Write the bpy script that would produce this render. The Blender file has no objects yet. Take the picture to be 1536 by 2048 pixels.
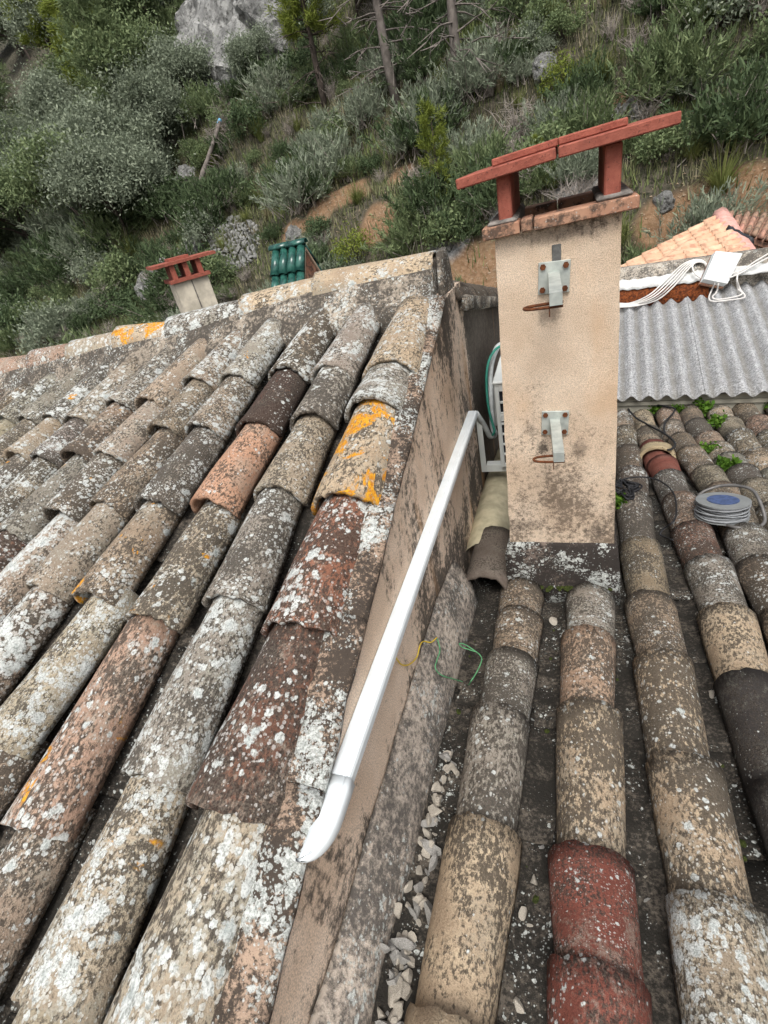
import bpy, math, random
import numpy as np
from mathutils import Vector, Matrix, noise as mnoise
rng = random.Random(7)
nr = np.random.default_rng(11)
sc = bpy.context.scene
COL = sc.collection

# ------------------------------------------------------------------ camera
# world: X along the ridge, Y up the left roof (away from the viewer), Z up; metres
F, CX, CY = 1000.0, 768.0, 1024.0              # focal length and centre for a 1536 x 2048 picture
def unit(v): v = np.array(v, float); return v / np.linalg.norm(v)
_d = unit((375, 1506, F))                       # straight down, seen from the camera
def _flat(p):
    v = unit((p[0]-CX, p[1]-CY, F)); return unit(v - (v @ _d)*_d)
_Y = unit(_flat((1065, -128)) + _flat((1183, 500)))
_Z = -_d
_X = np.cross(_Y, _Z)
M = np.stack([_X, _Y, _Z])                      # world = M @ camera
C = np.array([0, 0, 1.36])
cam_d = bpy.data.cameras.new('camera'); cam = bpy.data.objects.new('camera', cam_d); COL.objects.link(cam)
cam_d.sensor_fit = 'HORIZONTAL'; cam_d.sensor_width = 36; cam_d.lens = 36*F/1536
cam_d.clip_start = 0.05; cam_d.clip_end = 400
R3 = Matrix((M[:, 0].tolist(), (-M[:, 1]).tolist(), (-M[:, 2]).tolist())).transposed()
cam.matrix_world = Matrix.Translation(C.tolist()) @ R3.to_4x4()
sc.camera = cam
sc.cycles.use_adaptive_sampling = True; sc.cycles.adaptive_threshold = .025; sc.cycles.use_denoising = True
sc.cycles.max_bounces = 5; sc.cycles.diffuse_bounces = 3; sc.cycles.glossy_bounces = 2; sc.cycles.transmission_bounces = 3

# ------------------------------------------------------------------ world, sun, exposure
SUN_EL, SUN_AZ = 58, 168                        # degrees; azimuth clockwise from +Y
w = bpy.data.worlds.new('World'); sc.world = w; w.use_nodes = True
wt = w.node_tree; bg = wt.nodes['Background']
sky = wt.nodes.new('ShaderNodeTexSky'); sky.sky_type = 'NISHITA'; sky.sun_disc = False
sky.sun_elevation = math.radians(SUN_EL); sky.sun_rotation = math.radians(SUN_AZ)
sky.air_density = 1.0; sky.dust_density = 6.0; sky.ozone_density = 1.0
hs = wt.nodes.new('ShaderNodeHueSaturation'); hs.inputs['Saturation'].default_value = 0.35
wt.links.new(sky.outputs[0], hs.inputs['Color']); wt.links.new(hs.outputs[0], bg.inputs['Color'])
bg.inputs['Strength'].default_value = 0.135
sun_d = bpy.data.lights.new('sun', 'SUN'); sun_d.energy = 1.5; sun_d.angle = math.radians(26); sun_d.color = (1, .98, .94)
sun = bpy.data.objects.new('sun', sun_d); COL.objects.link(sun)
_a, _e = math.radians(SUN_AZ), math.radians(SUN_EL)
_sd = Vector((math.sin(_a)*math.cos(_e), math.cos(_a)*math.cos(_e), math.sin(_e)))
sun.rotation_euler = _sd.to_track_quat('Z', 'Y').to_euler()
vs = sc.view_settings; vs.view_transform = 'Standard'; vs.look = 'None'; vs.exposure = 0.50; vs.gamma = 1; vs.use_curve_mapping = False

# ------------------------------------------------------------------ geometry helpers
def ray(x, y): return M @ np.array([(x-CX)/F, (y-CY)/F, 1.0])
def hit(x, y, p0, n):
    r = ray(x, y); n = np.array(n, float); return C + r*(((np.array(p0)-C) @ n)/(r @ n))
def HX(x, y, X): return hit(x, y, (X, 0, 0), (1, 0, 0))
def HY(x, y, Y): return hit(x, y, (0, Y, 0), (0, 1, 0))
def HZ(x, y, Z): return hit(x, y, (0, 0, Z), (0, 0, 1))
def HD(x, y, depth): return C + ray(x, y)*depth
def march(x, y, fz, t0=.3, t1=90, n=500):
    r = ray(x, y); lo = t0; f = lambda t: (lambda p: p[2]-fz(p[0], p[1]))(C + r*t)
    ts = np.geomspace(t0, t1, n)
    for t in ts:
        if f(t) < 0:
            a, b = lo, t
            for _ in range(30):
                m = (a+b)/2
                if f(m) < 0: b = m
                else: a = m
            return C + r*b
        lo = t
    return None
SL = .309                                        # slope of the left roof
def zL(Y): return .262 + SL*(Y-.086)             # crest surface of the left roof's cover tiles
def sag(X): return .065*max(0., -X-.95)           # the old roof sags towards the left
def zR(Y):                                       # crest surface of the right roof's cover tiles
    u = max(0., Y-2.3); return .064 - .1673*Y - .053*u
def PR(x, y): return march(x, y, lambda X, Y: zR(Y))
WX = -.485                                       # plane of the gable wall

def new_mesh(name, V, Fc, mat=None, smooth=False):
    me = bpy.data.meshes.new(name); me.from_pydata([tuple(map(float, v)) for v in V], [], [tuple(int(i) for i in f) for f in Fc])
    if mat: me.materials.append(mat)
    if smooth: me.polygons.foreach_set('use_smooth', [True]*len(me.polygons))
    me.update(); return me
def np_mesh(name, V, Fc, mat, smooth=False):     # arrays: V (n,3), Fc (m,k)
    me = bpy.data.meshes.new(name); V = np.asarray(V, np.float32); Fc = np.asarray(Fc, np.int32); m, k = Fc.shape
    me.vertices.add(len(V)); me.vertices.foreach_set('co', V.ravel())
    me.loops.add(m*k); me.loops.foreach_set('vertex_index', Fc.ravel())
    me.polygons.add(m); me.polygons.foreach_set('loop_start', np.arange(0, m*k, k, dtype=np.int32))
    me.materials.append(mat)
    if smooth: me.polygons.foreach_set('use_smooth', np.ones(m, bool))
    me.update(calc_edges=True); me.validate(); return me
def link(name, me, parent=None, loc=None, M4=None):
    o = bpy.data.objects.new(name, me); COL.objects.link(o)
    if parent: o.parent = parent
    if M4 is not None: o.matrix_local = M4
    elif loc is not None: o.location = loc
    return o
def tag(o, label=None, cat=None, group=None, kind=None):
    if label: o['label'] = label
    if cat: o['category'] = cat
    if group: o['group'] = group
    if kind: o['kind'] = kind
    return o
def thing(name, label, cat, loc=(0, 0, 0), group=None, rz=0):
    o = bpy.data.objects.new(name, None); COL.objects.link(o); o.location = [float(v) for v in loc]; o.rotation_euler.z = rz
    o.empty_display_size = .1
    return tag(o, label, cat, group)
def rel(parent, me, name):                       # mesh given in world coordinates, parented to an unrotated thing
    o = link(name, me, parent); l = parent.location
    o.location = (-l[0], -l[1], -l[2]); return o
class MB:
    def __init__(s): s.V = []; s.F = []
    def add(s, V, Fc):
        b = len(s.V); s.V += [tuple(float(c) for c in v) for v in V]; s.F += [tuple(i+b for i in f) for f in Fc]; return s
    def box(s, lo, hi, R=None, o=(0, 0, 0), bev=0.0):
        x0, y0, z0 = lo; x1, y1, z1 = hi; b = bev
        if b <= 0:
            V = [(x, y, z) for z in (z0, z1) for y in (y0, y1) for x in (x0, x1)]
            Fc = [(0, 2, 3, 1), (4, 5, 7, 6), (0, 1, 5, 4), (2, 6, 7, 3), (0, 4, 6, 2), (1, 3, 7, 5)]
        else:
            V = []; idx = {}
            for i, x in enumerate((x0, x1)):
                for j, y in enumerate((y0, y1)):
                    for k, z in enumerate((z0, z1)):
                        sx, sy, sz = (1, -1)[i]*b, (1, -1)[j]*b, (1, -1)[k]*b
                        idx[i, j, k] = len(V); V += [(x, y+sy, z+sz), (x+sx, y, z+sz), (x+sx, y+sy, z)]
            I = lambda i, j, k, a: idx[i, j, k]+a
            Fc = []
            for a, e in ((0, 0), (0, 1)): Fc.append([I(e, 0, 0, 0), I(e, 1, 0, 0), I(e, 1, 1, 0), I(e, 0, 1, 0)][::(-1 if e == 0 else 1)])
            for e in (0, 1): Fc.append([I(0, e, 0, 1), I(0, e, 1, 1), I(1, e, 1, 1), I(1, e, 0, 1)][::(-1 if e == 0 else 1)])
            for e in (0, 1): Fc.append([I(0, 0, e, 2), I(1, 0, e, 2), I(1, 1, e, 2), I(0, 1, e, 2)][::(-1 if e == 0 else 1)])
            for j in (0, 1):
                for k in (0, 1): Fc.append([I(0, j, k, 1), I(1, j, k, 1), I(1, j, k, 2), I(0, j, k, 2)])
            for i in (0, 1):
                for k in (0, 1): Fc.append([I(i, 0, k, 0), I(i, 1, k, 0), I(i, 1, k, 2), I(i, 0, k, 2)])
            for i in (0, 1):
                for j in (0, 1): Fc.append([I(i, j, 0, 0), I(i, j, 1, 0), I(i, j, 1, 1), I(i, j, 0, 1)])
            for i in (0, 1):
                for j in (0, 1):
                    for k in (0, 1): Fc.append([I(i, j, k, 0), I(i, j, k, 1), I(i, j, k, 2)])
        if R is not None: V = [R @ Vector(v) for v in V]
        V = [(v[0]+o[0], v[1]+o[1], v[2]+o[2]) for v in V]
        return s.add(V, Fc)
    def tube(s, P, r, n=8, cap=True, closed=False):
        P = [Vector([float(c) for c in p]) for p in P]; k = len(P); r = r if hasattr(r, '__len__') else [r]*k
        T = [(P[(i+1) % k if closed else min(i+1, k-1)]-P[(i-1) % k if closed else max(i-1, 0)]).normalized() for i in range(k)]
        up = Vector((0, 0, 1)) if abs(T[0].z) < .9 else Vector((1, 0, 0)); u = T[0].cross(up).normalized(); V = []
        for i in range(k):
            u = (u - u.dot(T[i])*T[i]).normalized(); v = T[i].cross(u)
            for j in range(n):
                a = 2*math.pi*j/n; V.append(P[i]+(u*math.cos(a)+v*math.sin(a))*r[i])
        Fc = []
        for i in range(k if closed else k-1):
            i2 = (i+1) % k
            for j in range(n): j2 = (j+1) % n; Fc.append((i*n+j, i*n+j2, i2*n+j2, i2*n+j))
        if cap and not closed: Fc += [tuple(range(n))[::-1], tuple((k-1)*n+j for j in range(n))]
        return s.add(V, Fc)
    def loft(s, rings, closed=True, cap=True):
        n = len(rings[0]); V = [p for r in rings for p in r]; Fc = []
        for i in range(len(rings)-1):
            for j in range(n if closed else n-1):
                j2 = (j+1) % n; Fc.append((i*n+j, i*n+j2, (i+1)*n+j2, (i+1)*n+j))
        if cap and closed: Fc += [tuple(range(n))[::-1], tuple((len(rings)-1)*n+j for j in range(n))]
        return s.add(V, Fc)
    def build(s, name, mat, parent=None, smooth=False, world=True):
        import bmesh
        me = new_mesh(name, s.V, s.F, mat, smooth)
        bm = bmesh.new(); bm.from_mesh(me); bmesh.ops.recalc_face_normals(bm, faces=bm.faces); bm.to_mesh(me); bm.free()
        if smooth: me.polygons.foreach_set('use_smooth', [True]*len(me.polygons))
        return rel(parent, me, name) if (parent and world) else link(name, me, parent)
def spline(pts, n=6):
    P = [Vector([float(c) for c in p]) for p in pts]; P = [2*P[0]-P[1]]+P+[2*P[-1]-P[-2]]; out = []
    for i in range(1, len(P)-2):
        a, b, c, d = P[i-1:i+3]
        for k in range(n):
            t = k/n; out.append(.5*((2*b)+(c-a)*t+(2*a-5*b+4*c-d)*t*t+(3*b-a-3*c+d)*t**3))
    return out+[P[-2]]
def nz(x, y, z=0.0): return mnoise.noise(Vector((x, y, z)))
def fbm(x, y, z=0.0, o=4): return mnoise.fractal(Vector((x, y, z)), 1.0, 2.0, o)

# ------------------------------------------------------------------ material helpers
class G:
    def __init__(s, name):
        s.m = bpy.data.materials.new(name); s.m.use_nodes = True; s.t = s.m.node_tree; s.b = s.t.nodes['Principled BSDF']
        s.b.inputs['Roughness'].default_value = .9; s.b.inputs['Specular IOR Level'].default_value = .25
    def put(s, sock, v):
        if isinstance(v, bpy.types.NodeSocket): s.t.links.new(v, sock)
        elif hasattr(v, '__len__'): sock.default_value = tuple(v)+((1,) if len(v) == 3 and sock.type == 'RGBA' else ())
        else: sock.default_value = v
    def n(s, typ, ins=None, **attrs):
        nd = s.t.nodes.new('ShaderNode'+typ)
        for k, v in attrs.items(): setattr(nd, k, v)
        for k, v in (ins or {}).items(): s.put(nd.inputs[k], v)
        return nd
    def math(s, op, a, b=0.0, c=0.0, clamp=False):
        nd = s.n('Math', operation=op, use_clamp=clamp)
        for i, v in enumerate((a, b, c)): s.put(nd.inputs[i], v)
        return nd.outputs[0]
    def mix(s, f, a, b, mode='MIX'):
        nd = s.n('Mix', data_type='RGBA', blend_type=mode); s.put(nd.inputs[0], f); s.put(nd.inputs[6], a); s.put(nd.inputs[7], b); return nd.outputs[2]
    def mr(s, v, a, b, c=0.0, d=1.0, smooth=True):
        nd = s.n('MapRange', interpolation_type='SMOOTHSTEP' if smooth else 'LINEAR')
        for k, x in zip(('Value', 'From Min', 'From Max', 'To Min', 'To Max'), (v, a, b, c, d)): s.put(nd.inputs[k], x)
        return nd.outputs[0]
    def noise(s, vec, scale, det=4, rough=.55, dist=0.0):
        return s.n('TexNoise', dict(Vector=vec, Scale=scale, Detail=det, Roughness=rough, Distortion=dist)).outputs['Fac']
    def vor(s, vec, scale, feature='F1', rnd=1.0):
        return s.n('TexVoronoi', dict(Vector=vec, Scale=scale, Randomness=rnd), feature=feature)
    def obj(s, random_shift=True, scale=None):
        v = s.n('TexCoord').outputs['Object']
        if scale: v = s.vm('MULTIPLY', v, scale)
        if random_shift: v = s.vm('ADD', v, s.vm('MULTIPLY', s.comb(s.rnd(), s.rnd(), s.rnd()), (37., 53., 71.)))
        return v
    def rnd(s): return s.n('ObjectInfo').outputs['Random']
    def comb(s, x, y, z):
        nd = s.n('CombineXYZ')
        for i, v in enumerate((x, y, z)): s.put(nd.inputs[i], v)
        return nd.outputs[0]
    def sep(s, v): return s.n('SeparateXYZ', {0: v}).outputs
    def vm(s, op, a, b):
        nd = s.n('VectorMath', operation=op); s.put(nd.inputs[0], a); s.put(nd.inputs[1], b); return nd.outputs[0]
    def attr(s, name, typ='OBJECT'): return s.n('Attribute', attribute_type=typ, attribute_name=name).outputs
    def bump(s, h, strength=.5, dist=.01):
        s.put(s.b.inputs['Normal'], s.n('Bump', dict(Height=h, Strength=strength, Distance=dist)).outputs[0])
    def col(s, c): s.put(s.b.inputs['Base Color'], c); return s
    def rough(s, r): s.put(s.b.inputs['Roughness'], r); return s
def plain(name, c, rough=.6, var=.12, scale=30, bump=0.0, metal=0.0):
    g = G(name); v = g.obj(); f = g.noise(v, scale, 5, .6)
    g.col(g.mix(g.mr(f, .3, .7), [x*(1-var) for x in c], [min(1, x*(1+var)) for x in c])); g.rough(rough)
    g.b.inputs['Metallic'].default_value = metal
    if bump: g.bump(f, bump, .004)
    return g.m

def lichen_mask(g, v, scale, amount, ragged=.55, low=0.05, dist=None):
    """round lichen thalli: only some cells carry one, each with its own radius; amount 0..1"""
    vv = g.vm('ADD', v, g.vm('MULTIPLY', dist, (ragged*2.2/scale,)*3)) if dist else g.vm('ADD', v, g.vm('MULTIPLY', g.n('TexNoise', dict(Vector=v, Scale=scale*1.6, Detail=4, Roughness=.65)).outputs['Color'], (ragged*2.2/scale,)*3))
    vo = g.vor(vv, scale); cr = g.sep(vo.outputs['Color'])[0]
    rad = g.math('MULTIPLY', g.math('SUBTRACT', amount, g.math('MULTIPLY', cr, 1.0)), 1.1)
    e = g.math('SUBTRACT', rad, vo.outputs['Distance'])
    return g.mr(e, low, low+.14), vo

def tile_material(name):
    g = G(name); v = g.obj(); oi = g.n('ObjectInfo'); kk = g.mr(g.math('FRACT', g.math('MULTIPLY', oi.outputs['Random'], 7.31)), 0, 1, .72, 1.35, False); v = g.vm('MULTIPLY', v, g.comb(kk, kk, kk))
    base = oi.outputs['Color']; orange = oi.outputs['Alpha']
    lich = g.attr('lichen')['Fac']; grime = g.attr('grime')['Fac']
    n1 = g.n('TexNoise', dict(Vector=v, Scale=7, Detail=4, Roughness=.6)); big = n1.outputs['Fac']; bc = g.sep(n1.outputs['Color'])
    n2 = g.n('TexNoise', dict(Vector=g.vm('MULTIPLY', v, (1.25, .8, 1.25)), Scale=88, Detail=4, Roughness=.74)); mid = n2.outputs['Fac']; mc = g.sep(n2.outputs['Color'])
    fine = g.noise(v, 230, 2, .7)
    c = g.mix(g.mr(big, .32, .68), g.mix(1.0, base, (.68, .64, .62), 'MULTIPLY'), g.mix(1.0, base, (1.15, 1.15, 1.13), 'MULTIPLY'))
    c = g.mix(g.mr(fine, .45, .62, 0, .5), c, g.mix(1.0, c, (.5, .47, .45), 'MULTIPLY'))
    # greenish grey crust
    cr = g.mr(g.math('ADD', g.math('MULTIPLY', bc[1], .6), g.math('MULTIPLY', mc[1], .45)), .52, .62)
    c = g.mix(g.math('MULTIPLY', cr, g.math('MULTIPLY', lich, .8)), c, g.mix(g.mr(fine, .35, .65), (.17, .165, .13), (.40, .39, .33)))
    # dark weathering film: dense fine mottling, thicker in patches
    dk = g.math('ADD', g.math('MULTIPLY', bc[0], .42), g.math('MULTIPLY', mid, .58))
    th = g.math('SUBTRACT', .695, g.math('MULTIPLY', grime, .36))
    dm = g.mr(dk, g.math('SUBTRACT', th, .045), g.math('ADD', th, .045))
    c = g.mix(g.math('MULTIPLY', dm, .88), c, g.mix(g.mr(fine, .35, .65), (.016, .013, .011), (.075, .062, .050)))
    # white lichens, three sizes, clustered
    cl = g.mr(bc[2], .34, .62, .55, 1.25)
    am = g.math('MULTIPLY', lich, cl)
    m1, v1 = lichen_mask(g, v, 24, g.math('MULTIPLY', am, .76), .38, dist=n2.outputs['Color'])
    m2, v2 = lichen_mask(g, g.vm('ADD', v, (9., 2., 4.)), 62, g.math('MULTIPLY', am, .98), .36, dist=n2.outputs['Color'])
    m3, v3 = lichen_mask(g, g.vm('ADD', v, (1., 8., 6.)), 150, g.math('ADD', g.math('MULTIPLY', am, .95), .06), .3, dist=n2.outputs['Color'])
    wc = g.mix(g.mr(g.math('ADD', g.math('MULTIPLY', mid, .5), g.math('MULTIPLY', fine, .5)), .36, .60), (.22, .23, .21), (.60, .62, .60))
    c = g.mix(g.math('MULTIPLY', m3, .8), c, g.mix(.35, wc, base)); c = g.mix(g.math('MULTIPLY', m2, .92), c, wc)
    rim = g.mr(v1.outputs['Distance'], .02, .32)
    c = g.mix(m1, c, g.mix(g.math('MULTIPLY', g.math('SUBTRACT', 1.0, rim), .55), wc, (.27, .31, .30)))
    # orange lichen where the tile carries it
    oc = g.math('ADD', g.noise(v, 9.5, 4, .6, .6), g.math('MULTIPLY', orange, .34))
    om = g.math('MULTIPLY', g.mr(oc, .80, .84), g.mr(mc[2], .40, .5))
    om = g.math('MULTIPLY', om, g.mr(orange, .02, .1))
    c = g.mix(om, c, g.mix(g.mr(mid, .35, .65), (.42, .15, .010), (.66, .34, .025)))
    g.col(c)
    h = g.math('ADD', g.math('MULTIPLY', mid, .8), g.math('MULTIPLY', fine, .3))
    h = g.math('ADD', h, g.math('MULTIPLY', big, 1.2))
    g.bump(h, .8, .006); g.rough(.92)
    return g.m
M_TILE = tile_material('weathered_clay_tile')

def mortar_material(name, base, dark, lichen, grime, scale=1.0, soft=.06, shift=False, stretch=None):
    g = G(name); v = g.obj(shift, stretch)
    c = g.mix(g.mr(g.noise(v, 7*scale, 6, .65), .3, .7), [x*.75 for x in base], [x*1.15 for x in base])
    f = g.math('ADD', g.math('MULTIPLY', g.noise(v, 6*scale, 4, .65), .42), g.math('MULTIPLY', g.noise(v, 62*scale, 5, .75), .58))
    c = g.mix(g.math('MULTIPLY', g.mr(f, .68-.3*grime-soft, .68-.3*grime+soft), .88), c, dark)
    nd_ = g.n('TexNoise', dict(Vector=v, Scale=60, Detail=4, Roughness=.65)).outputs['Color']
    clm = g.mr(g.noise(v, 7, 4, .6), .34, .64, .25, 1.25)
    m1, _ = lichen_mask(g, v, 30, g.math('MULTIPLY', clm, lichen*.75), .7, dist=nd_); m2, _ = lichen_mask(g, g.vm('ADD', v, (3., 1., 7.)), 75, g.math('MULTIPLY', clm, lichen*1.05), .7, dist=nd_); m3, _ = lichen_mask(g, g.vm('ADD', v, (8., 5., 2.)), 170, g.math('MULTIPLY', clm, lichen*1.1), .6, dist=nd_)
    wc = g.mix(g.mr(g.noise(v, 130, 4, .8), .36, .62), (.22, .235, .215), (.58, .60, .575))
    c = g.mix(g.math('MULTIPLY', m3, .7), c, wc); c = g.mix(g.math('MULTIPLY', m2, .85), c, wc); c = g.mix(m1, c, wc)
    g.col(c); g.bump(g.math('ADD', g.noise(v, 90, 5, .7), g.noise(v, 18, 4, .6)), .7, .008)
    return g.m
M_VERGE = mortar_material('lichened_mortar', (.36, .26, .19), (.020, .018, .016), .82, .73, 1.6, .05)
M_BED = mortar_material('grey_lichened_mortar', (.34, .29, .23), (.035, .031, .027), .55, .72)
M_PAN = mortar_material('black_channel_tile', (.11, .093, .075), (.010, .0095, .008), .40, .76, 1.4, .07, True)  # grimy lichened channels, darkened further to put the gaps' shade into the colour
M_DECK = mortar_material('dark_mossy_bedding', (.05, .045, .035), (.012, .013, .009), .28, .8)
M_FILLET = mortar_material('stained_mortar_fillet', (.50, .43, .36), (.06, .056, .052), .50, .68, 1.0, .08, False, (1., .8, 1.))
M_BASEM = mortar_material('black_lichened_render', (.19, .15, .125), (.018, .016, .015), .72, .9)
M_PARAPET = mortar_material('pale_lichened_parapet', (.46, .41, .34), (.055, .05, .045), .5, .62)

def stucco(name, base, grain=230, stain=.5, wall=False, bump=.5, spots=()):
    g = G(name); v = g.obj(False); x, y, z = g.sep(v)
    c = g.mix(g.mr(g.noise(v, 4, 5, .6), .3, .7), [base[0]*.86, base[1]*.80, base[2]*.74], [b*1.1 for b in base])
    gr = g.noise(v, grain, 2, .6)
    c = g.mix(g.mr(gr, .38, .60, .55, 0.0), c, [b*.38 for b in base])
    if wall:
        st = g.vm('MULTIPLY', v, (4., 2.6, .9))
        s1 = g.noise(st, 1.0, 7, .68, .6); s2 = g.noise(v, 42, 5, .75)
        # runs below the verge, and a sooty band where wall and fillet meet
        band = g.math('SUBTRACT', z, g.math('ADD', .05, g.math('MULTIPLY', y, -.03)))
        low = g.mr(g.math('ADD', band, g.math('MULTIPLY', g.noise(v, 6, 4), .10)), -.01, .10, 1.0, 0.0)
        far = g.mr(y, 2.45, 2.8, 0.0, .16)
        th = g.math('SUBTRACT', .522, g.math('ADD', g.math('SUBTRACT', g.math('MULTIPLY', low, .06), g.mr(y, .2, 1.3, .055, 0.0)), far))
        k = g.math('ADD', g.math('MULTIPLY', s1, .66), g.math('MULTIPLY', s2, .34))
        c = g.mix(g.math('MULTIPLY', g.mr(k, g.math('SUBTRACT', th, .03), g.math('ADD', th, .05)), .92), c, g.mix(g.mr(s2, .4, .6), (.022, .020, .018), (.075, .066, .056)))
        och = g.mr(g.noise(g.vm('MULTIPLY', v, (5., 4., .7)), 1.3, 4, .6), .57, .72, 0, .5)
        c = g.mix(och, c, (.50, .27, .11))
    elif stain:
        s = g.math('ADD', g.math('MULTIPLY', g.noise(g.vm('MULTIPLY', v, (3., 3., 1.6)), 2.2, 5, .6), .45), g.math('MULTIPLY', g.noise(v, 75, 5, .75), .55))
        lowz = g.mr(z, .0, .75, .13, 0.0); top = g.mr(z, 1.05, 1.16, 0.0, .10)
        th = g.math('SUBTRACT', .62, g.math('ADD', lowz, top))
        c = g.mix(g.math('MULTIPLY', g.mr(s, g.math('SUBTRACT', th, .06), g.math('ADD', th, .08)), stain), c, (.10, .075, .055))
        def spot(x0, z0, rx, rz, amt):
            dx = g.math('DIVIDE', g.math('SUBTRACT', x, x0), rx); dz = g.math('DIVIDE', g.math('SUBTRACT', z, z0), rz)
            q = g.math('SQRT', g.math('ADD', g.math('MULTIPLY', dx, dx), g.math('MULTIPLY', dz, dz)))
            return g.math('MULTIPLY', g.mr(g.math('ADD', q, g.math('MULTIPLY', g.math('SUBTRACT', .5, s), 3.2)), .25, 1.1, 1, 0), amt)
        for (x0, z0, rx, rz, amt) in spots: c = g.mix(spot(x0, z0, rx, rz, amt), c, (.055, .045, .038))
        och = g.mr(g.noise(g.vm('MULTIPLY', v, (3., 3., 1.5)), 1.7, 4, .55), .55, .75, 0, .35)
        c = g.mix(och, c, (.60, .38, .21))
    g.col(c); g.bump(g.math('ADD', gr, g.math('MULTIPLY', g.noise(v, 60, 3), .5)), bump, .004); g.rough(.95)
    return g.m
M_WALL = stucco('stained_cream_render', (.86, .70, .56), 260, wall=True, bump=.3)
M_CHIM = stucco('roughcast_cream_render', (.76, .62, .48), 330, .8, bump=1.0, spots=[(HY(px_, py_, 1.739)[0], HY(px_, py_, 1.739)[2], rx_, rz_, am_) for px_, py_, rx_, rz_, am_ in ((1100, 625, .05, .05, .55), (1085, 895, .025, .03, .85), (1160, 900, .04, .05, .5), (1110, 470, .16, .03, .5), (1050, 1050, .12, .04, .45), (1190, 1060, .06, .04, .5), (1060, 860, .03, .03, .3))])
M_HOUSEW = plain('house_render', (.5, .38, .28), .95, .15, 3)
def terra():
    g = G('painted_terracotta'); v = g.obj(False); f = g.noise(v, 30, 5, .7); p = g.noise(v, 150, 4, .7)
    c = g.mix(g.mr(f, .3, .7), (.235, .066, .045), (.33, .105, .072)); c = g.mix(g.mr(g.noise(v, 9, 4, .65), .54, .72, 0, .6), c, (.13, .045, .035)); c = g.mix(g.mr(p, .60, .68, 0, .8), c, (.045, .025, .02))
    g.col(c); g.bump(g.math('ADD', f, p), .5, .004); g.rough(.8); return g.m
M_TERRA = terra()
def brick_mat():
    g = G('old_flat_brick'); v = g.obj(); f = g.noise(v, 22, 6, .7)
    c = g.mix(g.mr(g.noise(v, 5, 3), .35, .65), (.30, .135, .085), (.40, .23, .15))
    c = g.mix(g.math('MULTIPLY', g.mr(f, .46, .60), .85), c, (.05, .04, .033))
    m, _ = lichen_mask(g, v, 160, .42); c = g.mix(g.math('MULTIPLY', m, .6), c, (.45, .44, .4))
    g.col(c); g.bump(f, .6, .006); return g.m
M_BRICK = brick_mat()
M_CEMENT = plain('grey_cement', (.17, .155, .14), .95, .45, 40, .8)
M_SOOT = plain('soot', (.03, .024, .02), 1, .4, 20)
def galv():
    g = G('galvanised_steel'); v = g.obj(); f = g.noise(v, 26, 4, .6)
    g.col(g.mix(g.mr(f, .3, .7), (.34, .37, .35), (.50, .53, .49))); g.b.inputs['Metallic'].default_value = .35; g.rough(.55); return g.m
M_GALV = galv()
def rust():
    g = G('rusty_iron'); v = g.obj(); f = g.noise(v, 80, 5, .7)
    g.col(g.mix(g.mr(f, .3, .7), (.05, .018, .009), (.16, .055, .02))); g.bump(f, .5, .002); return g.m
M_RUST = rust()
M_PVC = plain('white_pvc', (.70, .745, .76), .4, .05, 14)
M_ACW = plain('white_enamel', (.66, .69, .67), .42, .05, 12)
M_ACD = plain('dark_coil', (.018, .02, .026), .6, .3, 60)
M_GREYPLASTIC = plain('grey_plastic', (.20, .21, .21), .5, .1, 20)
M_BLACK = plain('black_cable', (.018, .018, .02), .5, .2, 40)
M_WHITEC = plain('white_cable', (.62, .60, .57), .5, .08, 30)
M_GREENH = plain('green_hose', (.03, .20, .15), .45, .12, 20)
M_LAG = plain('grey_pipe_lagging', (.50, .53, .53), .8, .15, 25)
M_YEL = plain('yellow_wire', (.72, .52, .05), .5, .1, 30)
M_YG = plain('green_yellow_wire', (.10, .30, .14), .5, .25, 60)
M_STONE = plain('pale_limestone', (.42, .38, .32), .95, .45, 22, .8)
M_STONEG = plain('grey_limestone', (.30, .29, .27), .95, .4, 20, .8)

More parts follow.
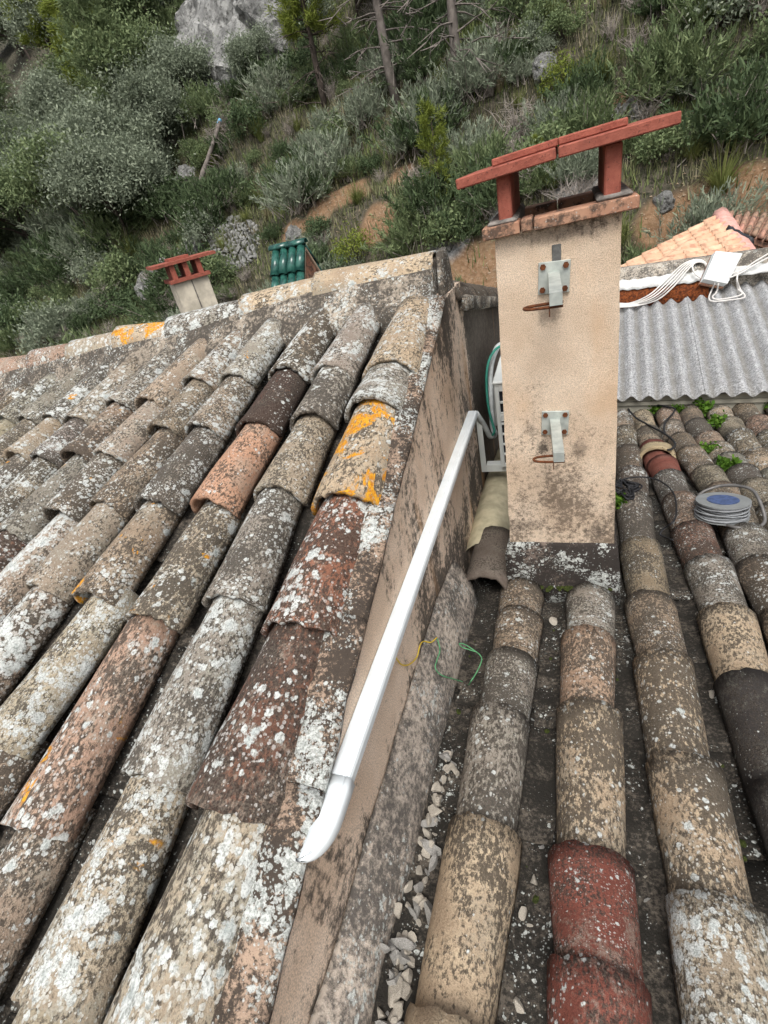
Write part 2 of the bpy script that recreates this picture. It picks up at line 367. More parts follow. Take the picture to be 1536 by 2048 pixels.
# ------------------------------------------------------------------ clay tiles
TL, TWL, TWU, TH = .46, .100, .080, .100         # length, half width at the wide and the narrow end, height
def tile_mesh(seed, nt=16, ny=7, wl=TWL, wu=TWU, h=TH, th=.015, L=TL, chip=.009):
    V = []; Fc = []; s = seed*13.7
    for side in (0, 1):
        for i in range(ny+1):
            t = i/ny
            for j in range(nt+1):
                a = math.pi*j/nt; w_ = wl+(wu-wl)*t - side*th; hh = h*(1-.10*t) - side*th
                ca, sa = math.cos(a), math.sin(a)
                sq = abs(sa)**.95
                k = 1+.055*nz(s+ca*1.3, t*2.2, sa*1.2) + .016*nz(s+ca*6, t*7+3, sa*5)
                y = L*t
                if i == 0: y += chip*1.6*nz(s, ca*4, 5) - chip*max(0, nz(s+9, ca*9, 2))*-1.5
                if i == ny: y += chip*nz(s+4, ca*4, 8)
                V.append((-ca*w_*k, y, sq*hh*k+.004*nz(s, t*3, 1.5)))
    n1 = (ny+1)*(nt+1); g = lambda sd, i, j: sd*n1+i*(nt+1)+j
    for i in range(ny):
        for j in range(nt):
            Fc.append((g(0, i, j), g(0, i+1, j), g(0, i+1, j+1), g(0, i, j+1)))
            Fc.append((g(1, i, j), g(1, i, j+1), g(1, i+1, j+1), g(1, i+1, j)))
    for j in range(nt):
        Fc.append((g(0, 0, j), g(0, 0, j+1), g(1, 0, j+1), g(1, 0, j)))
        Fc.append((g(0, ny, j), g(1, ny, j), g(1, ny, j+1), g(0, ny, j+1)))
    for i in range(ny):
        Fc.append((g(0, i, 0), g(1, i, 0), g(1, i+1, 0), g(0, i+1, 0)))
        Fc.append((g(0, i, nt), g(0, i+1, nt), g(1, i+1, nt), g(1, i, nt)))
    me = new_mesh('roof_tile', V, Fc, M_TILE, True)
    return me
TILES = [tile_mesh(k) for k in range(9)]
BIG = [tile_mesh(20+k, wl=.120, wu=.102, h=.116) for k in range(4)]
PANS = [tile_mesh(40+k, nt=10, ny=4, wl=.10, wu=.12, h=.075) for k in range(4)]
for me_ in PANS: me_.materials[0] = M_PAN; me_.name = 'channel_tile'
def frame(low, up, n, yaw=0, pitch=0, roll=0):
    y = Vector(up).normalized(); z = Vector(n); z = (z-y*z.dot(y)).normalized(); x = y.cross(z)
    R = Matrix((x, y, z)).transposed()
    return R @ Matrix.Rotation(yaw, 3, 'Z') @ Matrix.Rotation(pitch, 3, 'X') @ Matrix.Rotation(roll, 3, 'Y')
def put_tile(name, parent, me, low, up, n, length, color, lichen, grime, orange=0.0, jit=1.0, flip=False, crest=TH, wide=1.0):
    o = bpy.data.objects.new(name, me); COL.objects.link(o); o.parent = parent
    r = lambda a: rng.gauss(0, a)*jit
    R = frame(low, up, n, r(.024), r(.012), r(.045))
    zc = R.col[2]
    org = Vector([float(c) for c in low]) - zc*crest
    S = Matrix.Diagonal((wide, length/TL, 1.0))
    if flip: S = Matrix.Diagonal((1.0, length/TL, -1.0)); org = Vector([float(c) for c in low])
    o.matrix_local = Matrix.Translation(org) @ (R @ S).to_4x4()
    o.color = (*color, orange); o['lichen'] = float(lichen); o['grime'] = float(grime)
    return o
BUFF, TAN, PINK, REDB, GREY, SAND, RED, BLK = (.42, .36, .27), (.37, .295, .215), (.40, .275, .205), (.19, .10, .07), (.34, .315, .27), (.48, .385, .27), (.20, .068, .05), (.045, .041, .039)
def pal(weights):
    cs, ws = zip(*weights); c = rng.choices(cs, ws)[0]; k = rng.uniform(.85, 1.12); return tuple(min(1, x*k*rng.uniform(.96, 1.04)) for x in c)

# ------------------------------------------------------------------ upper house (left)
house = thing('house', 'higher house with lichened tile roof and stained cream gable wall', 'house', (-3, 1, -4.5))
RIDGE_Y = 2.40
def zB(Y): return .985 - .243*(Y-2.2)             # back slope, beyond the ridge
m = MB()
prof = [(-1.6, -4.5), (-1.6, zL(-1.6)-.035)] + [(y, zL(y)-.025) for y in (0, 1, 2.2)] + [(2.35, zL(2.2)-.02), (2.6, zL(2.2)-.03), (4.2, zB(4.2)-.12), (6.2, zB(6.2)-.12), (6.2, -4.5)]
m.loft([[(WX, y, z) for y, z in prof], [(WX-.09, y, z) for y, z in prof]])
wall = m.build('gable_wall', M_WALL, house)
m = MB(); m.box((-7.5, -1.6, -4.5), (WX-.10, -1.3, zL(-1.6)-.2)); m.box((-7.5, 5.9, -4.5), (WX-.10, 6.2, zB(6.2)-.2)); m.box((-7.5, -1.29, -4.5), (-7.2, 5.89, .2))
m.build('outer_wall', M_HOUSEW, house)
m = MB()
pr = [(-1.7, zL(-1.7)-.22), (-1.7, zL(-1.7)-.155), (2.3, zL(2.3)-.155), (2.55, zB(2.55)-.12), (6.3, zB(6.3)-.12), (6.3, zB(6.3)-.2), (2.4, zL(2.3)-.3)]
m.loft([[(X_, y, z-sag(X_)) for y, z in pr] for X_ in (-.58, -.95, -7.6)])
roofL = m.build('roof', M_DECK, house)
UPL = Vector((0, 1, SL)).normalized(); NL = Vector((0, -SL, 1)).normalized()
CREST = .035
def PLc(x, y, e=0.0): return march(x, y, lambda X, Y: zL(Y)+CREST+e-sag(X))
rows_px = [[(820, 590), (780, 722), (750, 798), (685, 990), (590, 1250), (450, 1630)],
           [(715, 602), (648, 733), (617, 828), (542, 975), (440, 1195), (275, 1555)],
           [(627, 620), (556, 737), (498, 845), (407, 1000), (267, 1232), (35, 1660)],
           [(530, 648), (460, 748), (390, 850), (290, 1000), (170, 1188)],
           [(457, 665), (376, 757), (315, 850), (190, 1005), (70, 1173)]]
rowsL = []
for ri, r in enumerate(rows_px):
    P = [PLc(*p, .03 if ri == 0 else 0.0) for p in r]; Ys = [p[1] for p in P]; xs = [p[0] for p in P]
    k, b = np.polyfit(Ys, xs, 1); rowsL.append((k, b, Ys))
k5, b5, _ = rowsL[-1]
for i in range(1, 13):
    ys = [2.2] + [y + rng.uniform(-.07, .07) for y in (1.80, 1.50, 1.13, .76)]
    rowsL.append((k5+.002*i, b5-.236*i, ys))
WL = [(BUFF, 5), (TAN, 4), (PINK, 1.6), (REDB, .35), (GREY, 4)]
special = {(0, 4): (REDB, .55, .62, 0), (0, 3): ((.30, .14, .09), .62, .60, 0), (0, 2): (SAND, .55, .50, .80), (0, 5): (BUFF, .72, .5, .0), (0, 1): (GREY, .78, .5, 0), (0, 0): (SAND, .66, .5, .25),
           (2, 2): ((.50, .30, .20), .42, .46, 0), (2, 1): ((.15, .065, .045), .45, .75, 0), (1, 1): (GREY, .62, .6, 0), (1, 4): (GREY, .75, .55, 0), (1, 5): (BUFF, .8, .5, .28), (2, 4): (PINK, .62, .5, .45),
           (3, 3): (TAN, .6, .55, .6), (2, 3): (BUFF, .66, .6, .45), (4, 2): (TAN, .55, .62, .3), (1, 3): (GREY, .62, .6, 0), (1, 2): (BUFF, .52, .55, 0), (7, 3): (RED, .3, .5, 0)}
crestz = lambda y: zL(y)+CREST
for i, (k, b, ys) in enumerate(rowsL):
    ys = sorted(ys, reverse=True); lo = ys[-1]
    while lo > -.75: lo -= rng.uniform(.36, .43); ys.append(lo)
    for j in range(1, len(ys)):
        y0 = ys[j]; L = (ys[j-1]-y0)*math.sqrt(1+SL*SL)+rng.uniform(.05, .09)
        if j == 1: L = min(L, .50)
        off_ = -.030*max(0., min(1., 1.15-y0/1.9)) if i == 0 else 0.0; x0 = k*y0+b+off_+rng.gauss(0, .006); x1 = k*(y0+.4)+b+off_
        low = (x0, y0, crestz(y0)+.013-sag(x0)+(.03 if i == 0 else 0.0)); up = Vector((x1-x0, .4, SL*.4-.028))
        c, li, gr, og = special.get((i, j-1), (pal(WL), rng.uniform(.5, .85), rng.uniform(.46, .72), rng.choice([0]*5+[.3, .5])))
        big = i == 0
        put_tile('roof_tile', roofL, rng.choice(BIG if big else TILES), low, up, NL, L, c, li, gr, og, .8 if big else 1.0, crest=.116 if big else TH)
    # the channel tiles between this row and the next one
    k2, b2, _ = rowsL[min(i+1, len(rowsL)-1)]
    if i+1 < len(rowsL):
        y = -.9+rng.uniform(0, .2)
        while y < 2.2:
            L = .45; xm = ((k+k2)*y+b+b2)/2; xm1 = ((k+k2)*(y+.4)+b+b2)/2
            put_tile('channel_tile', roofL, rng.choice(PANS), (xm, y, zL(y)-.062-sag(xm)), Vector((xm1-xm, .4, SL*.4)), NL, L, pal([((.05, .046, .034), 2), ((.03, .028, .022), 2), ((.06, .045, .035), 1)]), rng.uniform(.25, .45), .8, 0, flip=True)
            y += .38
# verge: flat lichened pieces bedded along the gable edge
y = -1.5
while y < 2.16:
    L = rng.uniform(.34, .46); L = min(L, 2.2-y); mm = MB(); ny = 12; rings = []
    for q in range(ny+1):
        t = y + (L-.004)*q/ny; j1 = .010*nz(t*9, 3.1); j2 = .006*nz(t*14, 7.7); zz = zL(t)-.006+.006*nz(t*11, 1.2)
        xo = WX+.010+j1*.6
        rings.append([(-.62, t, zz-.09), (-.62, t, zz-.012), (-.562, t, zz+.008+2*j2), (-.528, t, zz+.012+j2), (xo-.014, t, zz+.004+j2), (xo, t, zz-.006), (xo-.002, t, zz-.022+j2), (WX+.001, t, zz-.026)])
    mm.loft(rings); mm.build('verge_slab', M_VERGE, roofL, True, world=False); y += L
# ridge
RZ = [(-7.5, .72), (-3.53, .90), (-2.83, .94), (-2.43, .968), (-2.05, .972), (-1.55, 1.02), (-1.12, 1.055), (-.56, 1.07), (-.4, 1.07)]
def ridge_z(x):
    return float(np.interp(x, [p[0] for p in RZ], [p[1] for p in RZ]))
m = MB(); rings = []
for q in range(0, 85):
    x = -7.5+(7.5-.545)*q/84; zt = ridge_z(x)-.055; j = .012*nz(x*6, 2.2)
    y0 = 2.17+j
    sg = sag(x)
    rings.append([(x, y0, zL(y0)-.10-sg), (x, y0, zL(y0)-.03+j-sg), (x, 2.24+j, zL(2.2)+.0+j-sg), (x, 2.315, zt-.01), (x, 2.38, zt+.02), (x, 2.47, zt+.02), (x, 2.56, zt-.03), (x, 2.70, zB(2.7)-.10-sg), (x, 2.6, .4)])
m.loft(rings); ridge = m.build('ridge_bedding', M_BED, house, True)
xs = [-.545, -1.13, -1.56, -2.06, -2.44, -2.84, -3.2, -3.55, -3.95, -4.35, -4.75, -5.2, -5.6]
RT = [tile_mesh(60+k, wl=.105, wu=.098, h=.10) for k in range(3)]
for i in range(len(xs)-1):
    xl, xr = xs[i+1], xs[i]; zl, zr = ridge_z(xl)+.012, ridge_z(xr)-.004
    if i == 0: zl, zr = 1.062, 1.072
    L = math.hypot(xr-xl, zr-zl)+(0.0 if i == 0 else .05)
    c, li, gr, og = [(SAND, .62, .38, .35), (SAND, .72, .40, .40), (GREY, .8, .62, .05), (SAND, .62, .4, .95), (BUFF, .72, .4, .3), (PINK, .6, .5, 0), (PINK, .55, .4, .15)][min(i, 6)]
    put_tile('ridge_tile', ridge, RT[i % 3], (xl, RIDGE_Y, zl), Vector((xr-xl, 0, zr-zl)), Vector((0, -.12, 1)), L, c, li, gr, og, .4, crest=.10)
# closing mortar at the ridge end
m = MB(); rings = []
for q in range(9):
    t = q/8; z = .80+t*.262; hw = .135*(1-.55*t**3); hx = .03*(1-.3*t)
    rings.append([(-.515+hx*math.cos(a)+.008*nz(z*9, a), 2.42+hw*math.sin(a)*(1+.1*nz(z*7, a*2, 3)), z) for a in [2*math.pi*k/10 for k in range(10)]])
m.loft(rings); m.build('ridge_end_mortar', M_BED, house, True)
# the back slope's verge row, seen over the gable end
y = 2.52
while y < 5.6:
    L = .44; z0 = zB(y+L)+.02
    put_tile('roof_tile', roofL, rng.choice(BIG), (-.575, y+L, z0), Vector((0, -L, .243*L)), Vector((0, .243, 1)), L+.06, pal([(TAN, 1), (GREY, 1)]), .35, .75, .45 if y > 3.5 else 0, .7, crest=.116)
    y += L-.02
m = MB(); rings = []
for q in range(0, 31):
    y = 2.5+3.6*q/30; z = zB(y)-.105; j = .012*nz(y*7, 4.)
    rings.append([(-.66, y, z-.03), (-.66, y, z+.05), (-.52, y, z+.055+j), (WX+.05+j, y, z+.030), (WX+.045+j, y, z-.03+j), (WX+.004, y, z-.036)])
m.loft(rings); m.build('verge_mortar', M_BED, house, True)

# ------------------------------------------------------------------ lower house (right)
house2 = thing('house', 'lower house with dark grimy tile roof falling away under the chimney', 'house', (1.2, 2.5, -4.5))
cols_px = [[(1045, 1160), (1035, 1215), (1020, 1300), (1000, 1410), (965, 1635)],
           [(1180, 1172), (1178, 1255), (1178, 1400), (1182, 1690), (1200, 1925)],
           [(1248, 822), (1251, 852), (1257, 890), (1264, 935), (1270, 985), (1283, 1075), (1303, 1183), (1330, 1300), (1372, 1505), (1440, 1790)],
           [(1285, 822), (1297, 852), (1309, 880), (1325, 912), (1340, 940), (1362, 985), (1390, 1045), (1420, 1112), (1460, 1210), (1505, 1345)],
           [(1333, 815), (1345, 840), (1360, 867), (1383, 892), (1416, 930), (1445, 965), (1470, 1000), (1497, 1050), (1525, 1113)],
           [(1380, 813), (1397, 838), (1416, 863), (1440, 885), (1462, 905), (1487, 930), (1512, 957)],
           [(1441, 813), (1460, 835), (1483, 859), (1516, 897)],
           [(1487, 803), (1518, 832), (1545, 860)]]
colsR = [[PR(*p) for p in c] for c in cols_px]
def ext_near(P, yend=-.6):                       # carry a column on towards the viewer
    k, b = np.polyfit([p[1] for p in P], [p[0] for p in P], 1) if len(P) > 2 else (0, P[-1][0])
    last = P[-1]; k = max(-.1, min(.14, k)); y = last[1]
    while y > yend:
        y -= rng.uniform(.33, .40); P.append(np.array([last[0]+k*(y-last[1]), y, zR(y)]))
    return P
for P in colsR: ext_near(P)
for q in range(4):                               # further columns, out of the frame
    prev = colsR[-1]; colsR.append([np.array([p[0]+.245, p[1]+rng.uniform(-.05, .05), 0]) for p in prev])
    for p in colsR[-1]: p[2] = zR(p[1])
m = MB(); gy = np.linspace(-1.6, 6.35, 28)
pts_t = [[(x, y, zR(y)-.155) for y in gy] for x in (WX+.004, 3.4)]
m.loft([pts_t[0]+[(WX+.004, y, zR(y)-.35) for y in gy[::-1]], pts_t[1]+[(3.4, y, zR(y)-.35) for y in gy[::-1]]])
roofR = m.build('roof', M_DECK, house2)
m = MB(); m.box((WX+.005, 6.0, -4.5), (3.3, 6.3, -1.9)); m.box((3.05, -1.6, -4.5), (3.3, 5.99, -2.1)); m.box((WX+.005, -1.6, -4.5), (3.04, -1.3, -.3))
m.build('outer_wall', M_HOUSEW, house2)
WR = [(TAN, 4), (BUFF, 3), (SAND, 2), (PINK, 1.2), (GREY, 2.5)]
specR = {(0, 4): (SAND, .30, .50, .1), (0, 3): (GREY, .42, .60, 0), (0, 2): (GREY, .50, .64, 0), (0, 1): (TAN, .52, .62, 0), (0, 0): (TAN, .45, .66, .1), (0, 5): (SAND, .2, .4, 0),
         (1, 4): (RED, .52, .47, 0), (1, 3): (RED, .50, .45, 0), (1, 5): (RED, .5, .45, 0), (1, 2): (SAND, .42, .58, 0), (1, 1): ((.44, .32, .23), .42, .58, 0), (1, 0): (GREY, .55, .58, .2),
         (2, 9): (BUFF, .8, .55, .25), (2, 8): (SAND, .5, .60, .1), (2, 7): (SAND, .45, .62, 0), (2, 6): (TAN, .45, .64, 0), (2, 10): (BUFF, .7, .5, 0),
         (3, 9): (BLK, .28, .5, 0), (3, 8): (SAND, .3, .5, 0), (3, 7): (GREY, .6, .6, 0), (3, 6): (REDB, .45, .6, 0), (3, 10): (BLK, .28, .5, 0), (3, 3): (RED, .1, .3, 0), (3, 2): (RED, .1, .3, 0)}
def nrm(P, i):
    a, b = P[max(i-1, 0)], P[min(i+1, len(P)-1)]; d = Vector((b-a).tolist()); return d
for ci, P in enumerate(colsR):
    for i in range(len(P)):
        low = P[i]; near = P[i+1] if i+1 < len(P) else P[i]+np.array([0, -.4, .067])
        d = Vector((near-low).tolist()); L = d.length + rng.uniform(.05, .09)
        up = Vector((d.x, d.y, d.z-.085*d.length)); n = Vector((0, -up.z/up.y if False else .0, 1.0))
        c, li, gr, og = specR.get((ci, i), (pal(WR), rng.uniform(.35, .62), rng.uniform(.54, .74), 0))
        if i == len(P)-1: L = .5
        wide = .98 if ci != 1 else 1.0
        put_tile('roof_tile', roofR, rng.choice(TILES), (low[0], low[1], low[2]+.016), up, n, L, c, li, gr, og, .9 if ci > 2 else .6, wide=wide)
    if ci+1 < len(colsR):
        Q = colsR[ci+1]
        fx = lambda A, y: float(np.interp(y, [p[1] for p in A][::-1], [p[0] for p in A][::-1]))
        top = min(P[0][1], 6.0) if ci > 1 else max(P[0][1], Q[0][1])
        y = -.85
        while y < top:
            xa = (fx(P, y)+fx(Q, y))/2; xb = (fx(P, y+.4)+fx(Q, y+.4))/2
            if ci == 1 and y > 1.4: xa = xb = fx(Q, y)-.123
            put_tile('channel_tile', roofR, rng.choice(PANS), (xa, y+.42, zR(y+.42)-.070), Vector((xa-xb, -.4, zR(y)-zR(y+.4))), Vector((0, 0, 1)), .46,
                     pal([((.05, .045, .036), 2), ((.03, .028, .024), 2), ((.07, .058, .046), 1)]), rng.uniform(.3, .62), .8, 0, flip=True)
            y += .38
# the two columns that the chimney interrupts go on behind it
for x_ in (-.20, .06):
    y = 2.62
    while y < 6.2:
        L = rng.uniform(.36, .44); put_tile('roof_tile', roofR, rng.choice(TILES), (x_, y, zR(y)+.016), Vector((0, -.4, zR(y-.4)-zR(y)-.034)), Vector((0, 0, 1)), L+.07, pal(WR), rng.uniform(.3, .6), rng.uniform(.55, .72), 0, .9); y += L
for x_ in (-.07, .19):
    y = 2.1
    while y < 6.0:
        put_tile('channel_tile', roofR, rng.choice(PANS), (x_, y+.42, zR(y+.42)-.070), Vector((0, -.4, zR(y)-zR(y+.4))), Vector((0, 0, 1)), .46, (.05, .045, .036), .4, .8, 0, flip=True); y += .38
# channel under the wall gutter
y = -.8
while y < 1.5:
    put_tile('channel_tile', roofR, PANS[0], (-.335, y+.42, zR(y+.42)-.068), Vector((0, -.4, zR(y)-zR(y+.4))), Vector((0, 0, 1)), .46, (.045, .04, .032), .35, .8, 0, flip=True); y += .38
# mortar fillet between roof and gable wall
def fil(Y):
    zr = zR(Y); j = .010*nz(Y*5, 1.1); k = .008*nz(Y*9, 5.5); h = float(np.interp(Y, [-1.3, .14, .5, 1.0, 1.35, 1.7], [-.03, -.01, .036, .11, .15, .13]))+.10+2*j
    return [(WX+.004, Y, zr-.14)]+[(WX+x_, Y, zr-.10+h*t_+e_) for x_, t_, e_ in ((.004, 1.0, 0), (.018, .91, 0), (.042+k, .70, k), (.066+k, .44, k), (.083+k, .18, j), (.091+j, 0, 0))]+[(WX+.091+j, Y, zr-.14)]
m = MB(); m.loft([fil(-1.3+2.98*q/70) for q in range(71)]); m.build('mortar_fillet', M_FILLET, house2, True)
def zGut(X, Y):                                  # surface of fillet and gutter, for laying wires and stones on
    f = fil(Y); xs_ = [p[0] for p in f[1:7]]; return float(np.interp(X, xs_, [p[2] for p in f[1:7]])) if X < xs_[-1] else zR(Y)-.128

# ------------------------------------------------------------------ main chimney
CYF = 1.739
ch = thing('chimney', 'tall cream roughcast chimney with flat red brick cap and steel brackets', 'chimney', (-.03, 1.93, -.25))
def ring(x0, x1, y0, y1, z): return [(x0, y0, z), (x1, y0, z), (x1, y1, z), (x0, y1, z)]
m = MB(); rr = []
for q in range(49):
    t = q/48; z = -.30+(1.152+.30)*t; e = .004*(.7+.6*nz(t*19, 5))
    x0 = np.interp(z, [-.034, 1.15], [-.235, -.203]); x1 = np.interp(z, [-.034, 1.15], [.176, .146])
    rr.append(ring(x0+e*fbm(z*9, 1), x1+e*fbm(z*9, 2), CYF+.4*e*nz(z*4, 3), 2.13, z))
rr += [ring(-.135, .085, 1.80, 2.07, 1.152), ring(-.135, .085, 1.80, 2.07, .75)]
m.loft(rr); m.build('shaft', M_CHIM, ch)
m = MB(); rr = []
for q, (z, g_) in enumerate([(-.42, .034), (-.26, .030), (-.20, .026), (-.13, .022), (-.08, .016), (-.045, .010), (-.03, .003)]):
    P = []
    for (ax, ay, bx, by) in ((-.236, CYF, .177, CYF), (.177, CYF, .177, 2.13), (.177, 2.13, -.236, 2.13), (-.236, 2.13, -.236, CYF)):
        for s in range(10):
            t = s/10; x = ax+(bx-ax)*t; yy = ay+(by-ay)*t; jj = g_+.007*nz(x*11, z*14, yy*11)
            P.append((x+(jj if x > -.03 else -jj)*(1 if abs(x+.03) > .2 else 0), yy+(jj if yy > 1.9 else -jj)*(1 if (yy < CYF+.01 or yy > 2.12) else 0), z+.006*nz(x*9, yy*9, 3)))
    rr.append(P)
m.loft(rr); m.build('base_mortar', M_BASEM, ch, True)
# crown of flat bricks round the flue, three showing at the front
cz0, cz1 = 1.155, 1.188
def slab(name, mat, x0, x1, y0, y1, z0, z1, tilt=0.0, parent=ch, bev=.003, px=None):
    mm = MB(); R = Matrix.Rotation(tilt, 3, 'Y'); cx = (x0+x1)/2; cy = (y0+y1)/2; cz = (z0+z1)/2
    mm.box((x0-cx, y0-cy, z0-cz), (x1-cx, y1-cy, z1-cz), R, (cx, cy, cz), bev); return mm.build(name, mat, parent)
tl = math.radians(-1.6)
crown = slab('crown', M_CEMENT, -.195, -.135, 1.80, 2.10, cz0+.003, cz1+.004)
fr = [(-.236, -.128), (-.124, -.092), (-.088, .186)]
for a, b in fr: slab('brick', M_BRICK, a, b, CYF-.032, CYF+.055, cz0+(a+.03)*.03, cz1+(a+.03)*.03, tl)
for a, b in [(-.236, -.03), (-.026, .186)]: slab('brick', M_BRICK, a, b, 2.075, 2.16, cz0+(a+.03)*.03, cz1+(a+.03)*.03-.003, tl)
for a, b in [(-.236, -.137), (.088, .186)]: slab('brick', M_BRICK, a, b, CYF+.058, 2.072, cz0+(a+.03)*.03, cz1-.004+(a+.03)*.03, tl)
for x0, x1 in ((-.222, -.135), (.080, .172)): slab('cement_bed', M_CEMENT, x0, x1, CYF-.014, 2.11, cz1+(x0+.03)*.03-.004, cz1+(x0+.03)*.03+.010, tl, bev=.006)
zc = 1.293
for pxl, pxr, pyb in ((999, 1026, 452), (1207, 1240, 404)):
    x0, x1 = HY(pxl, pyb, CYF+.012)[0], HY(pxr, pyb, CYF+.012)[0]
    slab('post', M_TERRA, x0, x1, CYF+.004, 2.09, cz1-.004, zc+.02+(x0+.02)*.04, 0, bev=.004)
# cap: two long flat bricks butted end to end, two more on top set back
A, B, D = HY(910, 371, CYF-.035), HY(1114, 306, CYF-.035), HY(1366, 233, CYF-.035)
def slab2(name, a, b, y0, y1, th, gap=.003):
    mm = MB(); V = []
    for (x, z) in ((a[0]+gap, a[2]), (b[0]-gap, b[2])):
        for y in (y0, y1): V += [(x, y, z-th/2), (x, y, z+th/2)]
    d = Vector((b[0]-a[0], 0, b[2]-a[2])); R = frame((0, 0, 0), (0, 1, 0), d.cross(Vector((0, 1, 0)))*-1 if False else Vector((-d.z, 0, d.x)))
    L = d.length; mm.box((0+gap, 0, -th/2), (L-gap, y1-y0, th/2), R, (a[0], y0, a[2]), .003); return mm.build(name, M_TERRA, ch)
slab2('cap_slab', A, B, CYF-.035, 2.145, .027); slab2('cap_slab', B, D, CYF-.035, 2.145, .027)
A2, B2, D2 = HY(984, 336, CYF+.055), HY(1116, 289, CYF+.055), HY(1256, 252, CYF+.055)
up2 = lambda a, z: np.array([a[0], a[1], z])
zt = lambda x: float(np.interp(x, [A[0], B[0], D[0]], [A[2], B[2], D[2]]))+.0235
slab2('cap_slab', up2(A2, zt(A2[0])), up2(B2, zt(B2[0])), CYF+.05, 2.06, .019, .0005); slab2('cap_slab', up2(B2, zt(B2[0])), up2(D2, zt(D2[0])), CYF+.05, 2.06, .019, .0005)
m = MB(); p = HY(1113, 505, CYF); m.box((p[0]-.013, CYF-.004, p[2]-.025), (p[0]+.013, CYF+.004, p[2]+.022), bev=.0015); m.build('cement_patch', plain('dark_grey_filler', (.12, .12, .115), .9, .3, 60), ch)
def bracket(px, py, tx, ty, which, ux, uy):
    c = HY(px, py, CYF-.006); t = HZ(tx, ty, c[2]); L = c[1]-t[1]
    o = thing('steel_bracket', f'{which} galvanised square bracket with rusty loop bolted to the chimney', 'bracket', (c[0], CYF-.003, c[2]))
    s = .046; R = Matrix.Rotation(math.radians(3), 3, 'Y')
    mm = MB(); mm.box((-s, -.004, -s), (s, .003, s), R, (c[0], CYF-.004, c[2]), .001); mm.build('plate', M_GALV, o)
    mm = MB(); x = t[0]-c[0]
    for q in (0,): mm.loft([[(c[0]+a*.0165, CYF-.008, c[2]+b*.0165) for a, b in ((-1, -1), (1, -1), (1, 1), (-1, 1))], [(t[0]+a*.0165, t[1], c[2]+b*.0165) for a, b in ((-1, -1), (1, -1), (1, 1), (-1, 1))]])
    mm.build('arm', M_GALV, o)
    for a in (-1, 1):
        for b in (-1, 1):
            v = R @ Vector((a*.033, 0, b*.033)); mm = MB()
            mm.tube([(c[0]+v.x, CYF-.006, c[2]+v.z), (c[0]+v.x, CYF-.014, c[2]+v.z)], .009, 6); mm.build('bolt', M_RUST, o)
    mm = MB(); e = HZ(ux, uy, c[2]-.02); y1, y2 = t[1]+.012, t[1]+.052; yc = (y1+y2)/2
    xr = t[0]+.018; xl = e[0]
    pts = [(xr, y1, c[2]-.022), (t[0]-.02, y1, c[2]-.022), (xl+.03, y1+.002, c[2]-.022), (xl+.008, yc-.012, c[2]-.022), (xl, yc, c[2]-.022), (xl+.008, yc+.012, c[2]-.022), (xl+.03, y2-.002, c[2]-.022), (t[0]-.02, y2, c[2]-.022), (xr, y2, c[2]-.022)]
    mm.tube(spline(pts, 4), .0042, 6); mm.build('rusty_loop', M_RUST, o, True)
    mm = MB(); mm.tube([(t[0]-.017, t[1]+.004, c[2]-.015), (t[0]-.017, t[1]+.003, c[2]-.045)], .0015, 5); mm.build('wire_end', M_RUST, o)
bracket(1108, 555, 1112, 598, 'upper', 1050, 607)
bracket(1110, 846, 1118, 915, 'lower', 1068, 908)

# ------------------------------------------------------------------ loose tile spout and cream mortar between wall and chimney
a, b = PR(978, 1128), PR(994, 1035)
SPT = tile_mesh(71, wl=.105, wu=.10, h=.095, th=.014); SPT.name = 'loose_roof_tile'
sp = put_tile('loose_roof_tile', None, SPT, (-.352, 1.66, zR(1.66)+.055), Vector((.0, .40, -.04)), Vector((0, .1, 1)), .44, (.15, .125, .105), .12, .40, 0, 0, crest=.095)
tag(sp, 'dark grey half round tile lying between gable wall and chimney', 'tile')
m = MB(); rr = []
for q in range(13):
    y = 1.95+1.5*q/12; z = zR(y)-.03+.10*min(1, q/6)
    rr.append([(-.40+.11*math.cos(a)*(1+.05*nz(y*3, a))+.01*nz(y*4, 2), y, z-.05+.13*max(0, math.sin(a))*(1+.1*nz(y*5, a*2))) for a in [math.pi*k/10 for k in range(11)]])
m.loft(rr, closed=False); o = m.build('cream_mortar_hump', plain('cream_mortar', (.46, .41, .28), .95, .2, 14, .4), house2, True)

# ------------------------------------------------------------------ white cable trunking on the gable wall
a, b = HX(594, 1718, WX), HX(936, 822, WX)
du = thing('cable_trunking', 'long white plastic trunking running up the gable wall to the outdoor unit', 'trunking', (WX, a[1], a[2]-.05))
DD, DH = .048, .037
d = Vector((b-a).tolist()).normalized(); nn = Vector((1, 0, 0)); uu = nn.cross(d)*1.0
if uu.z < 0: uu = -uu
def section(p, dd, dh): # open towards the wall; slightly proud lid edges
    P = [(0.002, 0), (dd*.62, 0), (dd*.64, -.0025), (dd*.70, -.0025), (dd*.72, .0), (dd-.010, 0), (dd-.003, -.003), (dd, -.010), (dd, -dh+.008), (dd-.004, -dh+.001), (dd-.012, -dh), (.002, -dh)]
    return [tuple(Vector(p)+nn*x+uu*z) for x, z in P]
a_, b_ = Vector(a.tolist()), Vector(b.tolist()); cut = a_+d*.17
m = MB(); m.loft([section(cut+(b_-cut)*t, DD, DH) for t in (0, .5, 1)]); m.build('trunking_lid', M_PVC, du)
m = MB(); rr = []
for q in range(11):
    t = (q/10)**1.6; t2 = min(1, t/.55); k = math.sqrt(max(0, 1-(1-t2)**2)); rr.append(section(a_+d*(.168*t), max(.006, (DD+.002)*k+.002), max(.010, (DH+.002)*(.35+.65*k))))
m.loft(rr); m.build('end_cap', M_PVC, du, True)

